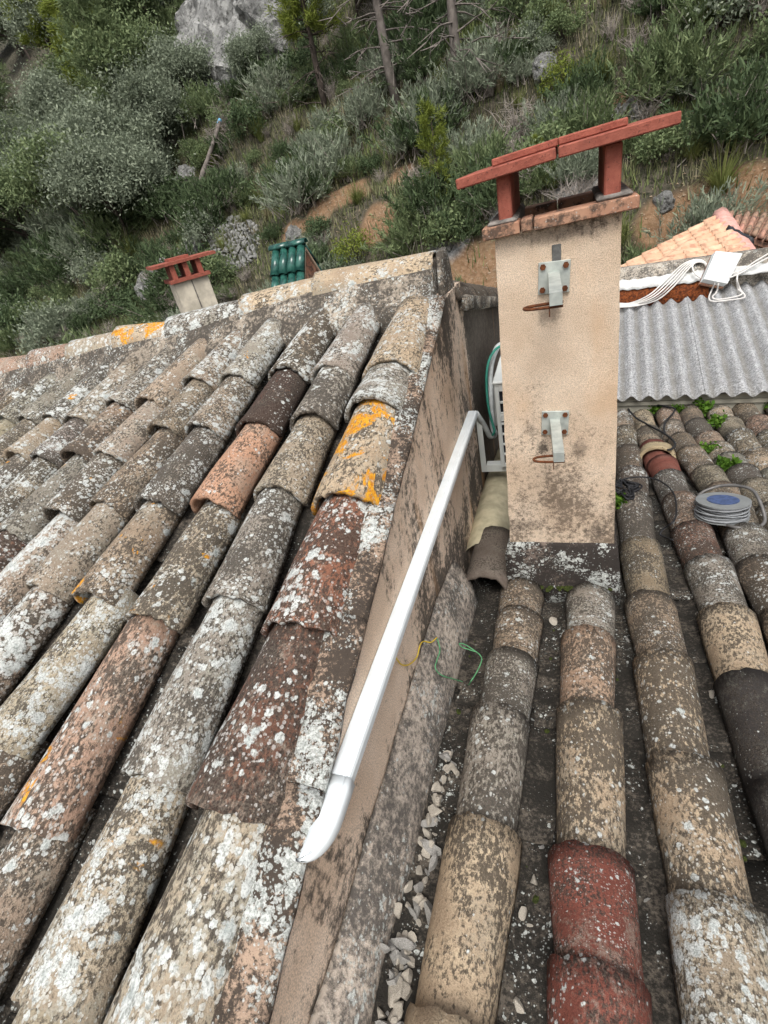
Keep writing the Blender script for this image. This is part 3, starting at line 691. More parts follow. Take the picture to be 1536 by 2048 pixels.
# ------------------------------------------------------------------ outdoor air conditioning unit behind the chimney
AY = 2.56
tlc = HY(986, 770, AY); blc = HY(1004, 934, AY); ax0 = (tlc[0]+blc[0])/2; az1 = tlc[2]; az0 = blc[2]
ac = thing('air_conditioner', 'white outdoor air conditioning unit on a wall bracket half hidden by chimney', 'air conditioner', (ax0+.15, AY+.4, az0))
aw, al = .30, .80
m = MB(); m.box((ax0+.012, AY+.012, az0+.01), (ax0+aw-.004, AY+al-.01, az1-.02)); m.build('coil', M_ACD, ac)
m = MB()
for (x0, x1, z0, z1) in ((ax0, ax0+.022, az0, az1), (ax0+aw-.02, ax0+aw, az0, az1), (ax0+.022, ax0+aw-.02, az0, az0+.022), (ax0+.022, ax0+aw-.02, az1-.04, az1)): m.box((x0, AY, z0), (x1, AY+.02, z1), bev=.002)
m.box((ax0+aw-.02, AY+.021, az0), (ax0+aw, AY+al, az1), bev=.003); m.box((ax0, AY+al-.02, az0), (ax0+aw-.021, AY+al, az1), bev=.003)
m.build('casing', M_ACW, ac)
m = MB(); m.box((ax0-.008, AY-.008, az1), (ax0+aw+.008, AY+al+.008, az1+.018), bev=.006); m.build('top_cover', M_ACW, ac)
for k in range(1, 7):
    z = az0+.02+(az1-az0-.06)*k/7; m = MB(); m.box((ax0+.022, AY-.001, z-.006), (ax0+aw-.021, AY+.011, z+.006), bev=.002); m.build('grille_bar', M_ACW, ac)
m = MB(); z = az0+.02+(az1-az0-.06)*4.6/7; m.box((ax0+.022, AY-.003, z-.02), (ax0+aw-.021, AY+.010, z+.02), bev=.002); m.build('grille_band', M_ACW, ac)
br = thing('wall_bracket', 'white steel angle bracket carrying the outdoor unit on gable wall', 'bracket', (WX, 2.62, -.25))
for yb in (2.60, 3.22):
    zt_, zb_ = HX(951, 834, WX)[2], az0-.004
    m = MB(); m.box((WX+.003, yb, zb_-.05), (WX+.010, yb+.05, zt_), bev=.001); m.box((WX+.010, yb, zb_-.05), (WX+.034, yb+.005, zt_), bev=.001); m.build('upright', M_ACW, br)
    m = MB(); m.box((WX+.035, yb, zb_-.05), (ax0+aw, yb+.005, zb_-.004), bev=.001); m.box((WX+.035, yb+.005, zb_-.010), (ax0+aw, yb+.05, zb_-.003), bev=.001); m.build('arm', M_ACW, br)
    m = MB(); m.tube([(ax0+.05, yb+.025, zb_-.004), (ax0+.05, yb+.025, zb_+.012)], .022, 8); m.build('rubber_foot', M_BLACK, br)
def on(px, py, Y): return HY(px, py, Y)
m = MB(); m.tube(spline([on(1006, 690, 2.95), on(992, 698, 2.9), on(980, 716, 2.86), on(974, 740, 2.82), on(973, 770, 2.78), on(977, 815, 2.72), on(986, 850, 2.68), on(989, 862, 2.66), on(984, 870, 2.66), on(975, 862, 2.64), on(962, 838, 2.61), on(950, 832, 2.58)], 5), .0075, 8)
tag(m.build('green_hose', M_GREENH, None, True), 'thin green hose looping beside the outdoor unit', 'hose')
m = MB(); m.tube(spline([on(1010, 686, 3.0), on(996, 693, 2.96), on(986, 715, 2.92), on(981, 750, 2.88), on(982, 800, 2.8), on(985, 850, 2.74), on(990, 868, 2.7), on(980, 872, 2.66), on(968, 850, 2.62), on(952, 826, 2.57)], 5), .016, 8)
tag(m.build('lagged_pipe', M_LAG, None, True), 'pale lagged refrigerant pipe curving down behind the outdoor unit', 'pipe')

# ------------------------------------------------------------------ earth wire hanging over the fillet
def lay(px, py, off=.004):
    p = march(px, py, lambda X, Y: zGut(X, Y) if X > WX+.004 else 50.0); return p+np.array([off, 0, off]) if p is not None else None
P = [(783, 1303), (792, 1320), (802, 1331), (817, 1330), (832, 1315), (838, 1292), (846, 1284), (860, 1286), (872, 1276)]
m = MB(); m.tube(spline([lay(*p) for p in P], 5), .0022, 6); tag(m.build('yellow_wire', M_YEL, None, True), 'thin yellow wire hanging out from under the white trunking', 'wire')
P = [(872, 1279), (877, 1302), (871, 1322), (868, 1338), (880, 1352), (905, 1360), (922, 1365), (934, 1371)]
Q = [(942, 1362), (953, 1345), (963, 1322), (960, 1310), (946, 1299), (930, 1289), (919, 1287), (924, 1294), (938, 1299), (950, 1303)]
zz_ = lambda p: np.array(march(p[0], p[1], lambda X, Y: zR(Y)-.03))
m = MB(); m.tube(spline([lay(*p, .006) for p in P]+[zz_(q) for q in Q], 5), .0022, 6); tag(m.build('green_wire', M_YG, None, True), 'green and yellow earth wire lying in a loop on the mortar fillet', 'wire')

# ------------------------------------------------------------------ stones and rubble in the gutter and channels
def stone_mesh(seed, mat, flat=.6):
    import bmesh
    bm = bmesh.new(); bmesh.ops.create_icosphere(bm, subdivisions=2, radius=1); r = random.Random(seed)
    pl = [(Vector((r.gauss(0, 1), r.gauss(0, 1), r.gauss(0, 1))).normalized(), r.uniform(.28, .62)) for _ in range(8)]
    for v in bm.verts:
        for n_, k in pl:
            dd = v.co.dot(n_)
            if dd > k: v.co -= n_*(dd-k)
        v.co *= 1+.08*nz(v.co.x*2+seed, v.co.y*2, v.co.z*2); v.co.z *= flat; v.co.y *= .85
    me = bpy.data.meshes.new('stone'); bm.to_mesh(me); bm.free(); me.materials.append(mat); return me
STONES = [stone_mesh(k, (M_STONE, M_STONEG, M_STONE)[k % 3], .65+.12*(k % 3)) for k in range(9)]
def stone(p, s, label, group, name='stone'):
    o = link(name, rng.choice(STONES)); o.location = [float(c) for c in p]; o.scale = (s, s, s); o.rotation_euler = (rng.gauss(0, .25), rng.gauss(0, .25), rng.uniform(0, 6.3))
    return tag(o, label, 'stone', group)
gut = lambda px, py: march(px, py, lambda X, Y: zGut(X, Y))
big_stones = [((808, 1895), .034, 'largest grey stone in the gutter beside the gable wall'), ((768, 1898), .020, 'pale pointed stone at the foot of the mortar fillet'), ((1048, 1832), .018, 'pale broken stone beside the red tile column'),
              ((1040, 2018), .022, 'square pale stone low in the channel beside the sand tile'), ((893, 1538), .022, 'pale grey stone at the top of the rubble heap in the gutter'), ((1110, 1245), .026, 'flat pale stone in the channel left of the pinkish tile'),
              ((1255, 1283), .018, 'small pale stone in the dark channel right of the chimney columns'), ((1424, 1392), .022, 'rectangular white stone beside the black tile'), ((1070, 1765), .017, 'white stone in the channel above the red tile'), ((818, 1960), .024, 'long pale stone below the largest grey stone')]
for (p, s, lab) in big_stones:
    q = PR(*p) if p[0] > 900 else gut(*p)
    if p[0] > 900: q = march(p[0], p[1], lambda X, Y: zR(Y)-.128)
    stone(q+np.array([0, 0, s*.35]), s, lab, None)
for k in range(130):
    t = rng.random()**.8; py = 1500+t*560; cx = np.interp(py, [1500, 1640, 1760, 1900, 2060], [903, 868, 838, 808, 780]); q = gut(cx+rng.gauss(0, 13), py)
    if q is None: continue
    s = rng.choice([.007, .009, .012, .015, .019, .024, .028]); stone(q+np.array([0, 0, s*.4]), s*rng.uniform(.8, 1.2), 'small pale rubble chip in the gutter between mortar fillet and first tile column', 'rubble chips in the wall gutter')
for k in range(30):
    ci = rng.choice([0, 0, 0, 1, 2]); y = rng.uniform(.1, 1.6); fx = lambda A: float(np.interp(y, [p[1] for p in A][::-1], [p[0] for p in A][::-1]))
    x = (fx(colsR[ci])+fx(colsR[ci+1]))/2+rng.gauss(0, .014); s = rng.choice([.004, .006, .008, .011])
    stone((x, y, zR(y)-.132+s*.4), s, 'tiny pale stone chip lying in a dark tile channel', 'chips in the tile channels')

# ------------------------------------------------------------------ moss and weeds
g = G('moss'); v = g.obj(); f = g.noise(v, 120, 5, .7); g.col(g.mix(g.mr(f, .3, .7), (.016, .024, .005), (.060, .075, .014))); g.bump(f, 1, .01); M_MOSS = g.m
def cushion(mm, p, s):
    V = []; Fc = []; n, k = 10, 4
    for i in range(k+1):
        a = math.pi/2*i/k
        for j in range(n):
            b = 2*math.pi*j/n; r = s*math.cos(a)*(1+.35*nz(p[0]*40+math.cos(b)*1.5, p[1]*40+math.sin(b)*1.5, i)); V.append((p[0]+r*math.cos(b), p[1]+r*math.sin(b)*1.3, p[2]+s*.55*math.sin(a)-.004))
    for i in range(k):
        for j in range(n): Fc.append((i*n+j, i*n+(j+1) % n, (i+1)*n+(j+1) % n, (i+1)*n+j))
    mm.add(V, Fc)
m = MB()
for k in range(80):
    ci = rng.choice([0, 0, 1, 2, 3]); y = rng.uniform(.0, 3.2); fx = lambda A: float(np.interp(y, [p[1] for p in A][::-1], [p[0] for p in A][::-1]))
    if ci < 2 and y > 1.6: continue
    x = (fx(colsR[ci])+fx(colsR[ci+1]))/2+rng.gauss(0, .03); cushion(m, (x, y, zR(y)-.128), rng.uniform(.005, .014))
for k in range(70):
    i = rng.randrange(0, 6); y = rng.uniform(-.2, 2.1); ka, ba, _ = rowsL[i]; kb, bb, _ = rowsL[i+1]; x = ((ka+kb)*y+ba+bb)/2+rng.gauss(0, .02); cushion(m, (x, y, zL(y)-.118-sag(x)), rng.uniform(.006, .016))
for k in range(60):
    y = rng.uniform(.0, 1.55); cushion(m, (WX+.100+rng.gauss(0, .008), y, zR(y)-.125), rng.uniform(.005, .014))
for k in range(26):
    x = rng.uniform(-.2, .17); cushion(m, (x, 1.70+rng.gauss(0, .008), zR(1.7)-.03), rng.uniform(.008, .016))
tag(m.build('moss', M_MOSS, None, True), 'green moss cushions along the tile channels and gutter', 'moss', kind='stuff')

def leaf_mat(name, c1, c2, trans=.25, rough=.7):
    g = G(name); r = g.n('NewGeometry').outputs['Random Per Island']; o = g.rnd()
    c = g.mix(r, c1, c2); c = g.mix(g.math('MULTIPLY', o, .5), c, g.mix(1.0, c, (.62, .66, .6), 'MULTIPLY'))
    g.col(c); g.rough(rough); g.b.inputs['Specular IOR Level'].default_value = .2
    tr = g.n('BsdfTranslucent'); g.put(tr.inputs['Color'], c); mx = g.n('MixShader'); g.put(mx.inputs[0], trans)
    out = g.t.nodes['Material Output']; g.t.links.new(g.b.outputs[0], mx.inputs[1]); g.t.links.new(tr.outputs[0], mx.inputs[2]); g.t.links.new(mx.outputs[0], out.inputs['Surface'])
    return g.m
L_DARK = leaf_mat('dark_evergreen_leaf', (0.053, 0.083, 0.040), (0.136, 0.186, 0.089))
L_MID = leaf_mat('green_leaf', (0.103, 0.146, 0.067), (0.233, 0.283, 0.137))
L_OLIVE = leaf_mat('olive_grey_leaf', (0.154, 0.186, 0.133), (0.346, 0.386, 0.282))
L_YEL = leaf_mat('yellow_green_leaf', (0.115, 0.155, 0.024), (0.270, 0.311, 0.061))
L_GRASS = leaf_mat('grass_blade', (0.112, 0.150, 0.038), (0.300, 0.315, 0.112))
L_STRAW = leaf_mat('dry_grass_blade', (0.176, 0.142, 0.081), (0.405, 0.338, 0.216))
L_TWIG = plain('grey_twig', (.30, .265, .235), .95, .3, 6)
L_BARK = plain('dark_bark', (.075, .06, .05), .95, .35, 5, .5)
L_PALEBARK = plain('pale_bark', (.155, .135, .12), .95, .3, 5, .5)
L_WEED = leaf_mat('weed_leaf', (.05, .12, .012), (.13, .24, .03))

def leaves(P, size, ratio=.5, up=.0, seed=0):
    """one quad leaf at each point of P, at random orientation"""
    r = np.random.default_rng(seed); n = len(P); a = r.normal(size=(n, 3)); a[:, 2] += up; a /= np.linalg.norm(a, axis=1)[:, None]
    b = np.cross(a, r.normal(size=(n, 3))); b /= np.linalg.norm(b, axis=1)[:, None]; s = (size*r.uniform(.6, 1.35, n))[:, None]
    V = np.stack([P-b*s*ratio*.5, P+a*s*.5, P+b*s*ratio*.5+a*s*.55, P+a*s*1.05], 1)
    V = np.stack([P, P+a*s*.5-b*s*ratio*.5, P+a*s, P+a*s*.5+b*s*ratio*.5], 1).reshape(-1, 3)
    return V, np.arange(n*4).reshape(-1, 4)
def clump_points(n, rx, rz, clumps, spread, seed, base=.12):
    r = np.random.default_rng(seed); c = r.normal(size=(clumps, 3)); c /= np.linalg.norm(c, axis=1)[:, None]; c[:, 2] = np.abs(c[:, 2]); c *= r.uniform(.45, 1.0, clumps)[:, None]**.6
    c *= np.array([rx, rx, rz]); c[:, 2] += base; w_ = r.uniform(.4, 1.4, clumps); w_ /= w_.sum(); k = r.choice(clumps, n, p=w_)
    sp_ = spread*r.uniform(.6, 1.3, clumps)
    P = c[k]+r.normal(size=(n, 3))*sp_[k][:, None]; P[:, 2] = np.abs(P[:, 2]-.0); return P, c
def weed_mesh(seed):
    P, _ = clump_points(260, .05, .05, 9, .02, seed, .01); V, Fc = leaves(P, .034, .7, .6, seed); return np_mesh('weed', V, Fc, L_WEED)
WEEDS = [weed_mesh(k) for k in range(3)]
for px, py, s, lab in [(1310, 822, 1.1, 'leftmost green weed clump under the corrugated roof edge'), (1357, 826, .8, 'small green weed between tile columns near the black cable'), (1408, 822, 1.3, 'largest green weed clump under the corrugated roof edge'), (1433, 850, 1.0, 'green weed clump in the channel below the largest one'),
                       (1420, 905, .8, 'green weed above the cable reel'), (1533, 812, 1.1, 'weed at the right end under the corrugated roof'), (1447, 940, 1.0, 'weed clump just above the cable reel'), (1240, 1010, .8, 'weed by the chimney under the coiled black cable')]:
    p = march(px, py, lambda X, Y: zR(Y)-.05); o = link('weed', rng.choice(WEEDS)); o.location = [float(c) for c in p]; o.scale = (s*.95,)*3; o.rotation_euler.z = rng.uniform(0, 6); tag(o, lab, 'weed', 'weeds on the lower roof')

# ------------------------------------------------------------------ cables, collar tile and reel on the lower roof
def crest(px, py, h=.02): return march(px, py, lambda X, Y: zR(Y)+h)
m = MB(); m.tube(spline([crest(1256, 818), crest(1270, 834), crest(1290, 846), crest(1312, 858), crest(1330, 868), crest(1345, 880), crest(1350, 890), crest(1343, 898), crest(1335, 900)], 5), .008, 7)
m.tube(spline([crest(1262, 806), crest(1290, 807), crest(1320, 811), crest(1340, 815), crest(1350, 818), crest(1345, 828), crest(1332, 842), crest(1328, 856), crest(1330, 868)], 5), .008, 7)
tag(m.build('black_cable', M_BLACK, None, True), 'black cable looping over the tiles below the corrugated roof', 'cable')
m = MB(); c0 = crest(1243, 975, .03); P = []
for k in range(90):
    a = k*.42; r = .07+.03*math.sin(k*1.7)+.02*math.sin(k*.31); P.append((c0[0]+.02+r*math.cos(a)*.75, c0[1]+r*math.sin(a)*1.2, zR(c0[1]+r*math.sin(a))+.012+.03*rng.random()))
m.tube(spline(P, 3), .0055, 6)
tag(m.build('coiled_cable', M_BLACK, None, True), 'tangled coil of black cable on the tiles beside the chimney', 'cable')
m = MB(); m.tube(spline([crest(1236, 960), crest(1275, 954), crest(1310, 958), crest(1332, 970), crest(1346, 985), crest(1352, 1005), crest(1352, 1030), crest(1345, 1045), crest(1330, 1055, -.02), crest(1320, 1068, -.05), crest(1330, 1074, -.05), crest(1345, 1080, 0.)], 5), .0045, 6)
tag(m.build('thin_cable', M_BLACK, None, True), 'thin dark cable trailing from the coil across two tile columns', 'cable')
p = crest(1311, 893, .0); q_ = crest(1308, 880, 0.)
cm = tile_mesh(81, wl=.115, wu=.112, h=.10, th=.02); cm.name = 'collar_tile'
co = put_tile('collar_tile', None, cm, (p[0], p[1]-.10, p[2]+.055), Vector((.04, .3, -.06)), Vector((0, .1, 1)), .17, (.46, .38, .24), .2, .35, 0, 0, crest=.10); tag(co, 'short cream tile collar straddling a reddish tile below the corrugated roof', 'tile')
rc = crest(1447, 1012, .05)
reel = thing('cable_reel', 'cable reel with blue disc and steel handle lying on the tiles', 'cable reel', rc)
reel.rotation_euler = (math.radians(-13), math.radians(4), .3); reel.location.z += -.075; reel.scale = (.80,)*3
def disc(mm, z0, z1, r, n=28): mm.tube([(0, 0, z0), (0, 0, z1)], r, n)
m = MB(); disc(m, .02, .11, .105); m.build('drum', M_GREYPLASTIC, reel, world=False)
m = MB(); disc(m, .116, .122, .145); m.build('flange', M_GREYPLASTIC, reel, True, world=False).data.polygons.foreach_set('use_smooth', [False]*30)
m = MB(); disc(m, .123, .126, .085); m.build('blue_label', plain('blue_label', (.06, .09, .19), .5, .3, 40), reel, world=False)
m = MB(); disc(m, .012, .018, .145); m.build('flange', M_GREYPLASTIC, reel, world=False)
m = MB(); P = []
for k in range(400):
    a = k*.21; r = .125+.012*math.sin(k*.05)+.006*rng.random(); P.append((r*math.cos(a), r*math.sin(a), .025+.085*(.5+.5*math.sin(k*.037))+.003*rng.random()))
m.tube(P, .0055, 5); m.build('cable', plain('grey_cable', (.22, .23, .24), .5, .15, 20), reel, True, world=False)
m = MB(); m.tube(spline([(.10, -.19, 0), (.16, -.15, .03), (.18, -.05, .12), (.18, .05, .16), (.10, .17, .15), (-.02, .2, .10), (-.06, .2, .0)], 5), .010, 8); m.tube(spline([(.10, -.19, 0), (-.02, -.2, .02), (-.05, -.05, .005), (-.06, .2, .0)], 4), .010, 8)
m.build('handle', plain('grey_steel_tube', (.16, .155, .15), .5, .2, 20, 0, .4), reel, True, world=False)

# ------------------------------------------------------------------ shed with corrugated roof
DS = .86                                          # the shed's distances
S0 = HD(1263, 792, 5.36*DS)
S1 = hit(1529, 783, S0, (0, 0, 1)); ex = S1-S0; NX = 7; ex = ex/NX           # one corrugation
ud = unit((1239-CX, -112-CY, F)); us = M @ ud                                    # direction up the sheets
top = lambda: None
tt = 0
for t in np.linspace(1, 4.5, 400):
    c_ = M.T @ (S0+us*t-C)
    if CY+F*c_[1]/c_[2] <= 604: tt = t; break
SLN = tt or 2.6
shed = thing('shed', 'low shed roofed with grey corrugated cement sheets', 'shed', S0+ex*3+us*1.2+np.array([0, 0, -2.5]))
sn = unit(np.cross(ex, us)); sn = sn if sn[2] > 0 else -sn
g = G('corrugated_fibre_cement'); v = g.obj(False); f = g.noise(v, 55, 5, .9); f2 = g.noise(v, 8, 5, .6)
at = g.attr('wave', 'GEOMETRY')['Fac']
c = g.mix(g.mr(f, .36, .64), (.10, .10, .102), (.56, .57, .58)); c = g.mix(g.mr(f2, .35, .65, 0, .35), c, (.17, .165, .155))
c = g.mix(g.mr(g.math('ADD', at, g.math('MULTIPLY', g.noise(v, 5, 4), .5)), .2, .7, .6, 0), c, (.13, .12, .10))
g.col(c); g.bump(f, .5, .004); M_SHEET = g.m
def sheet(n0, n1, zoff, t0, t1, name):
    V = []; Fc = []; W = []; nu = int((n1-n0)*10); nv = 10
    for side in (0, 1):
        for i in range(nv+1):
            t = t0+(t1-t0)*i/nv
            for j in range(nu+1):
                u = n0+(n1-n0)*j/nu; wv = .5+.5*math.cos(2*math.pi*u)
                p = S0+ex*u+us*t+sn*(.027*(wv*2-1)-.027+zoff-side*.007)
                if i == 0: p = p-us*.012*nz(u*2.1, 3)
                V.append(p); W.append(wv)
    n_ = (nv+1)*(nu+1)
    for i in range(nv):
        for j in range(nu):
            a = i*(nu+1)+j; Fc.append((a, a+1, a+nu+2, a+nu+1)); Fc.append((n_+a, n_+a+nu+1, n_+a+nu+2, n_+a+1))
    for j in range(nu): Fc.append((j, n_+j, n_+j+1, j+1))
    for i in range(nv):
        for j in (0, nu): a = i*(nu+1)+j; Fc.append((a, a+nu+1, n_+a+nu+1, n_+a))
    me = new_mesh(name, V, Fc, M_SHEET, True); at_ = me.attributes.new('wave', 'FLOAT', 'POINT'); at_.data.foreach_set('value', [float(x) for x in W]); return rel(shed, me, name)
sheet(-1.4, 4.35, 0, 0, SLN, 'corrugated_sheet'); sheet(4.05, 10.1, .009, .0, SLN+.25, 'corrugated_sheet'); sheet(9.75, 15.8, .018, 0, SLN+.25, 'corrugated_sheet')
exn = unit(ex); hy = unit(np.array([us[0], us[1], 0])); Z3 = np.array([0, 0, 1.])
def obox(mm, o, dx, dy, dz):                     # box from corner o along three vectors
    V = [o+dx*i+dy*j+dz*k for k in (0, 1) for j in (0, 1) for i in (0, 1)]
    mm.add(V, [(0, 2, 3, 1), (4, 5, 7, 6), (0, 1, 5, 4), (2, 6, 7, 3), (0, 4, 6, 2), (1, 3, 7, 5)])
M_FASC = plain('beige_fascia_paint', (.40, .38, .31), .7, .08, 6)
m = MB(); obox(m, S0-ex*1.2+hy*.10-Z3*.25, ex*17, hy*.03, Z3*.20); m.build('fascia', M_FASC, shed)
m = MB(); obox(m, S0-ex*1.2+hy*.075-Z3*.13, ex*17, hy*.022, Z3*.035); m.build('fascia_trim', M_FASC, shed)
m = MB(); obox(m, S0-ex*1.1+hy*.16-Z3*2.6, ex*16.8, hy*.15, Z3*2.4); m.build('wall', M_HOUSEW, shed); m = MB(); obox(m, S0-ex*1.1+hy*(SLN+.3)-Z3*2.6, ex*16.8, hy*.2, Z3*(2.55+us[2]*SLN)); m.build('wall', M_HOUSEW, shed)
# back parapet: rusty foam seal, white paint line, lichened render
TOPE = S0+us*SLN
g = G('rust_brown_foam'); v = g.obj(False); f = g.noise(v, 40, 5, .7); g.col(g.mix(g.mr(f, .35, .65), (.045, .012, .005), (.22, .06, .015))); g.bump(f, 1, .02); M_FOAM = g.m
m = MB(); rr = []
for k in range(90):
    u = -1.4+6.9*k/89; o = TOPE+ex*u+sn*.0; j = .02*nz(u*3, 1.3)
    wv = .027*math.cos(2*math.pi*u)-.027
    rr.append([o+hy*a+Z3*b for a, b in ((-.03+j, -.02+wv), (-.035+j*2, .02+wv), (-.0+j, .07+.03*nz(u*2.2, 7)), (.07, .13+j), (.12, .12), (.12, -.05))])
m.loft(rr); m.build('foam_seal', M_FOAM, shed, True)
M_WPAINT = plain('white_waterproof_paint', (.58, .585, .57), .7, .22, 16, .5)
m = MB(); rr = []
for k in range(90):
    u = -1.4+16*k/89; o = TOPE+ex*u; j = .018*nz(u*2.6, 3.3); lift = .0 if u < 5.5 else .02
    rr.append([o+hy*a+Z3*b for a, b in ((.03+j, .125+j+lift), (.10, .165+j), (.17, .205+j*1.5), (.20, .20), (.20, .10))])
m.loft(rr); m.build('paint_strip', M_WPAINT, shed, True)
m = MB(); rr = []
for k in range(70):
    u = -1.4+16*k/69; o = TOPE+ex*u; j = .02*nz(u*1.8, 9.1)
    rr.append([o+hy*a+Z3*b for a, b in ((.16, .05), (.17+j, .20+j), (.22+j, .28+j), (.30, .315+j), (.40, .31), (.44, .24), (.44, -.5), (.16, -.5))])
m.loft(rr); m.build('parapet', M_PARAPET, shed, True)
# white junction box leaning on the parapet
def shed_hit(px, py, lift=.02):
    p = hit(px, py, S0+sn*lift, sn)
    if (p-S0) @ us > SLN-.02:
        n_ = unit(np.cross(ex, hy*.27+Z3*.19)); n_ = n_ if n_[2] > 0 else -n_
        p = hit(px, py, TOPE+hy*.03+Z3*.125+n_*(lift+.025), n_)
    return p
bx = thing('junction_box', 'white metal junction box leaning on the parapet above the corrugated roof', 'box', shed_hit(1432, 563))
c4 = [shed_hit(1408, 558, .10), shed_hit(1455, 567, .10), shed_hit(1485, 507, .13), shed_hit(1432, 502, .13)]
nb = unit(np.cross(c4[1]-c4[0], c4[3]-c4[0])); nb = nb if nb @ (C-c4[0]) > 0 else -nb
m = MB(); m.loft([[p-nb*.07 for p in c4], [p for p in c4]]); m.build('cover', plain('white_painted_metal', (.68, .71, .70), .45, .06, 9), bx)
m = MB(); m.loft([[p-nb*.095-unit(c4[3]-c4[0])*.015 for p in c4], [p-nb*.071-unit(c4[3]-c4[0])*.015 for p in c4]]); m.build('back_plate', M_BRICK, bx)
def wires(name, label, polys, dep, r, mat):
    mm = MB()
    for P in polys: mm.tube(spline([shed_hit(p[0], p[1], .02+.003*(k_ % 3)) for k_, p in enumerate(P)], 5), r, 6)
    return tag(mm.build(name, mat, None, True), label, 'cable')
for k in range(5):
    dx, dy = 5*k, 2.2*k
    wires('white_cable', ['topmost', 'second', 'third', 'fourth', 'lowest'][k]+' strand of the white cable bundle crossing the parapet left of junction box', [[(1236, 607+2*k, 6.45), (1262+dx*.6, 606+dy*.6, 6.4), (1298+dx*.9, 590+dy, 6.45), (1330+dx, 562+dy*.9, 6.75), (1360+dx*.8, 533+dy*.7, 6.95), (1382+dx*.5, 521+dy*.5, 7.0), (1402+dx*.3, 520+k*1.5, 7.0), (1416, 530+k*2, 7.02)]], 6.8, .0085, M_WHITEC)
wires('white_cable', 'single white cable looping from the bundle end back to junction box', [[(1388, 522, 7.0), (1385, 535, 6.93), (1390, 547, 6.9), (1403, 557, 6.85), (1412, 562, 6.82)]], 6.9, .0085, M_WHITEC)
for k, (x0, y0) in enumerate(((1430, 566), (1437, 567))):
    wires('white_cable', ['outer', 'inner'][k]+' white cable loop hanging below the junction box on the sheets', [[(x0, y0, 6.78), (x0-8+k*4, y0+17, 6.5), (1418+k*7, 598-k*4, 6.25), (1430+k*4, 603-k*4, 6.2), (1460, 600-k*4, 6.25), (1482-k*3, 597-k*6, 6.3), (1490-k*6, 592-k*6, 6.35), (1480-k*4, 578, 6.5), (1474, 560, 6.75), (1476, 545, 6.9)]], 6.5, .0085, M_WHITEC)
for k in range(2):
    wires('white_cable', ['upper', 'lower'][k]+' white cable running off right from the junction box', [[(1458, 548+8*k, 6.95), (1484, 541+4*k, 6.95), (1510, 523+6*k, 7.0), (1550, 500+8*k, 7.05), (1600, 472+8*k, 7.1)]], 7, .0085, M_WHITEC)

# ------------------------------------------------------------------ orange tiled house beyond the shed
oh = thing('house', 'house beyond the shed with new orange and cream barrel tile roof', 'house', HD(1380, 540, 9.5)+np.array([0, 0, -3.5]))
q00, q10, q11, q01 = HD(1236, 582, 8.3), HD(1510, 524, 8.5), HD(1438, 434, 10.4), HD(1225, 551, 10.3)
def bil(u, v): return q00*(1-u)*(1-v)+q10*u*(1-v)+q11*u*v+q01*(1-u)*v
on_ = unit(np.cross(q10-q00, q01-q00)); on_ = on_ if on_[2] > 0 else -on_
g = G('new_orange_tile'); v = g.obj(False); r_ = g.rnd(); f = g.noise(v, 3, 4, .6)
c = g.mix(g.math('ADD', g.math('MULTIPLY', r_, .5), g.math('MULTIPLY', g.mr(f, .35, .65), .5)), (.56, .30, .19), (.66, .48, .33)); c = g.mix(g.mr(g.noise(v, 6, 5), .50, .66, 0, .7), c, (.36, .17, .11)); g.col(c); M_ORT = g.m
m = MB(); m.loft([[bil(0, 0)-on_*.1, bil(1, 0)-on_*.1, bil(1, 1)-on_*.1, bil(0, 1)-on_*.1], [bil(0, 0)-on_*.02, bil(1, 0)-on_*.02, bil(1, 1)-on_*.02, bil(0, 1)-on_*.02]]); oroof = m.build('roof', M_ORT, oh)
NU, NV = 7, 10
for i in range(NU):
    for j in range(NV):
        u0, u1 = i/NU-.02, (i+1)/NU; v0, v1 = j/NV+.006, (j+1)/NV-.006; mm = MB(); rr = []
        for t in (0, 1):
            u = u0+(u1-u0)*t; P = []
            for k in range(7):
                a = math.pi*k/6; P.append(bil(u, v0+(v1-v0)*(.5-.5*math.cos(a)))+on_*(.11*math.sin(a)+.035*(1-t)))
            rr.append(P)
        mm.loft(rr); mm.build('roof_tile', M_ORT, oroof, True, world=False)
# pink mortared hip, then the older brown roof behind with its toothed eave and white wall
m = MB(); rr = []
for k in range(9):
    t = k/8; p = HD(1440+62*t, 432+96*t, 10.4-1.8*t); p2 = unit(q10-q00)
    rr.append([p+p2*(.20*math.cos(a)+.04*nz(k, a))+Z3*(.16*math.sin(a)*(1+.3*nz(k*.8, a, 3))) for a in [2*math.pi*s/8 for s in range(8)]])
m.loft(rr); m.build('hip_mortar', plain('pink_mortar', (.60, .33, .28), .9, .2, 10, .5), oh, True)
oh2 = thing('house', 'older house at right edge with brown barrel tiles above a white wall', 'house', HD(1530, 470, 11)+np.array([0, 0, -4]))
e0, e1, e2, e3 = HD(1446, 455, 10.0), HD(1600, 505, 9.0), HD(1640, 440, 10.6), HD(1452, 428, 11.2)
def bil2(u, v): return e0*(1-u)*(1-v)+e1*u*(1-v)+e2*u*v+e3*(1-u)*v
n2 = unit(np.cross(e1-e0, e3-e0)); n2 = n2 if n2[2] > 0 else -n2
g = G('old_brown_tile'); v = g.obj(False); f = g.noise(v, 9, 6, .7); c = g.mix(g.rnd(), (.30, .20, .14), (.46, .24, .18)); c = g.mix(g.mr(f, .48, .62, 0, .8), c, (.10, .085, .07)); g.col(c); M_OBT = g.m
m = MB(); m.loft([[bil2(0, 0)-n2*.1, bil2(1, 0)-n2*.1, bil2(1, 1)-n2*.1, bil2(0, 1)-n2*.1], [bil2(0, 0)-n2*.01, bil2(1, 0)-n2*.01, bil2(1, 1)-n2*.01, bil2(0, 1)-n2*.01]]); r2_ = m.build('roof', M_OBT, oh2)
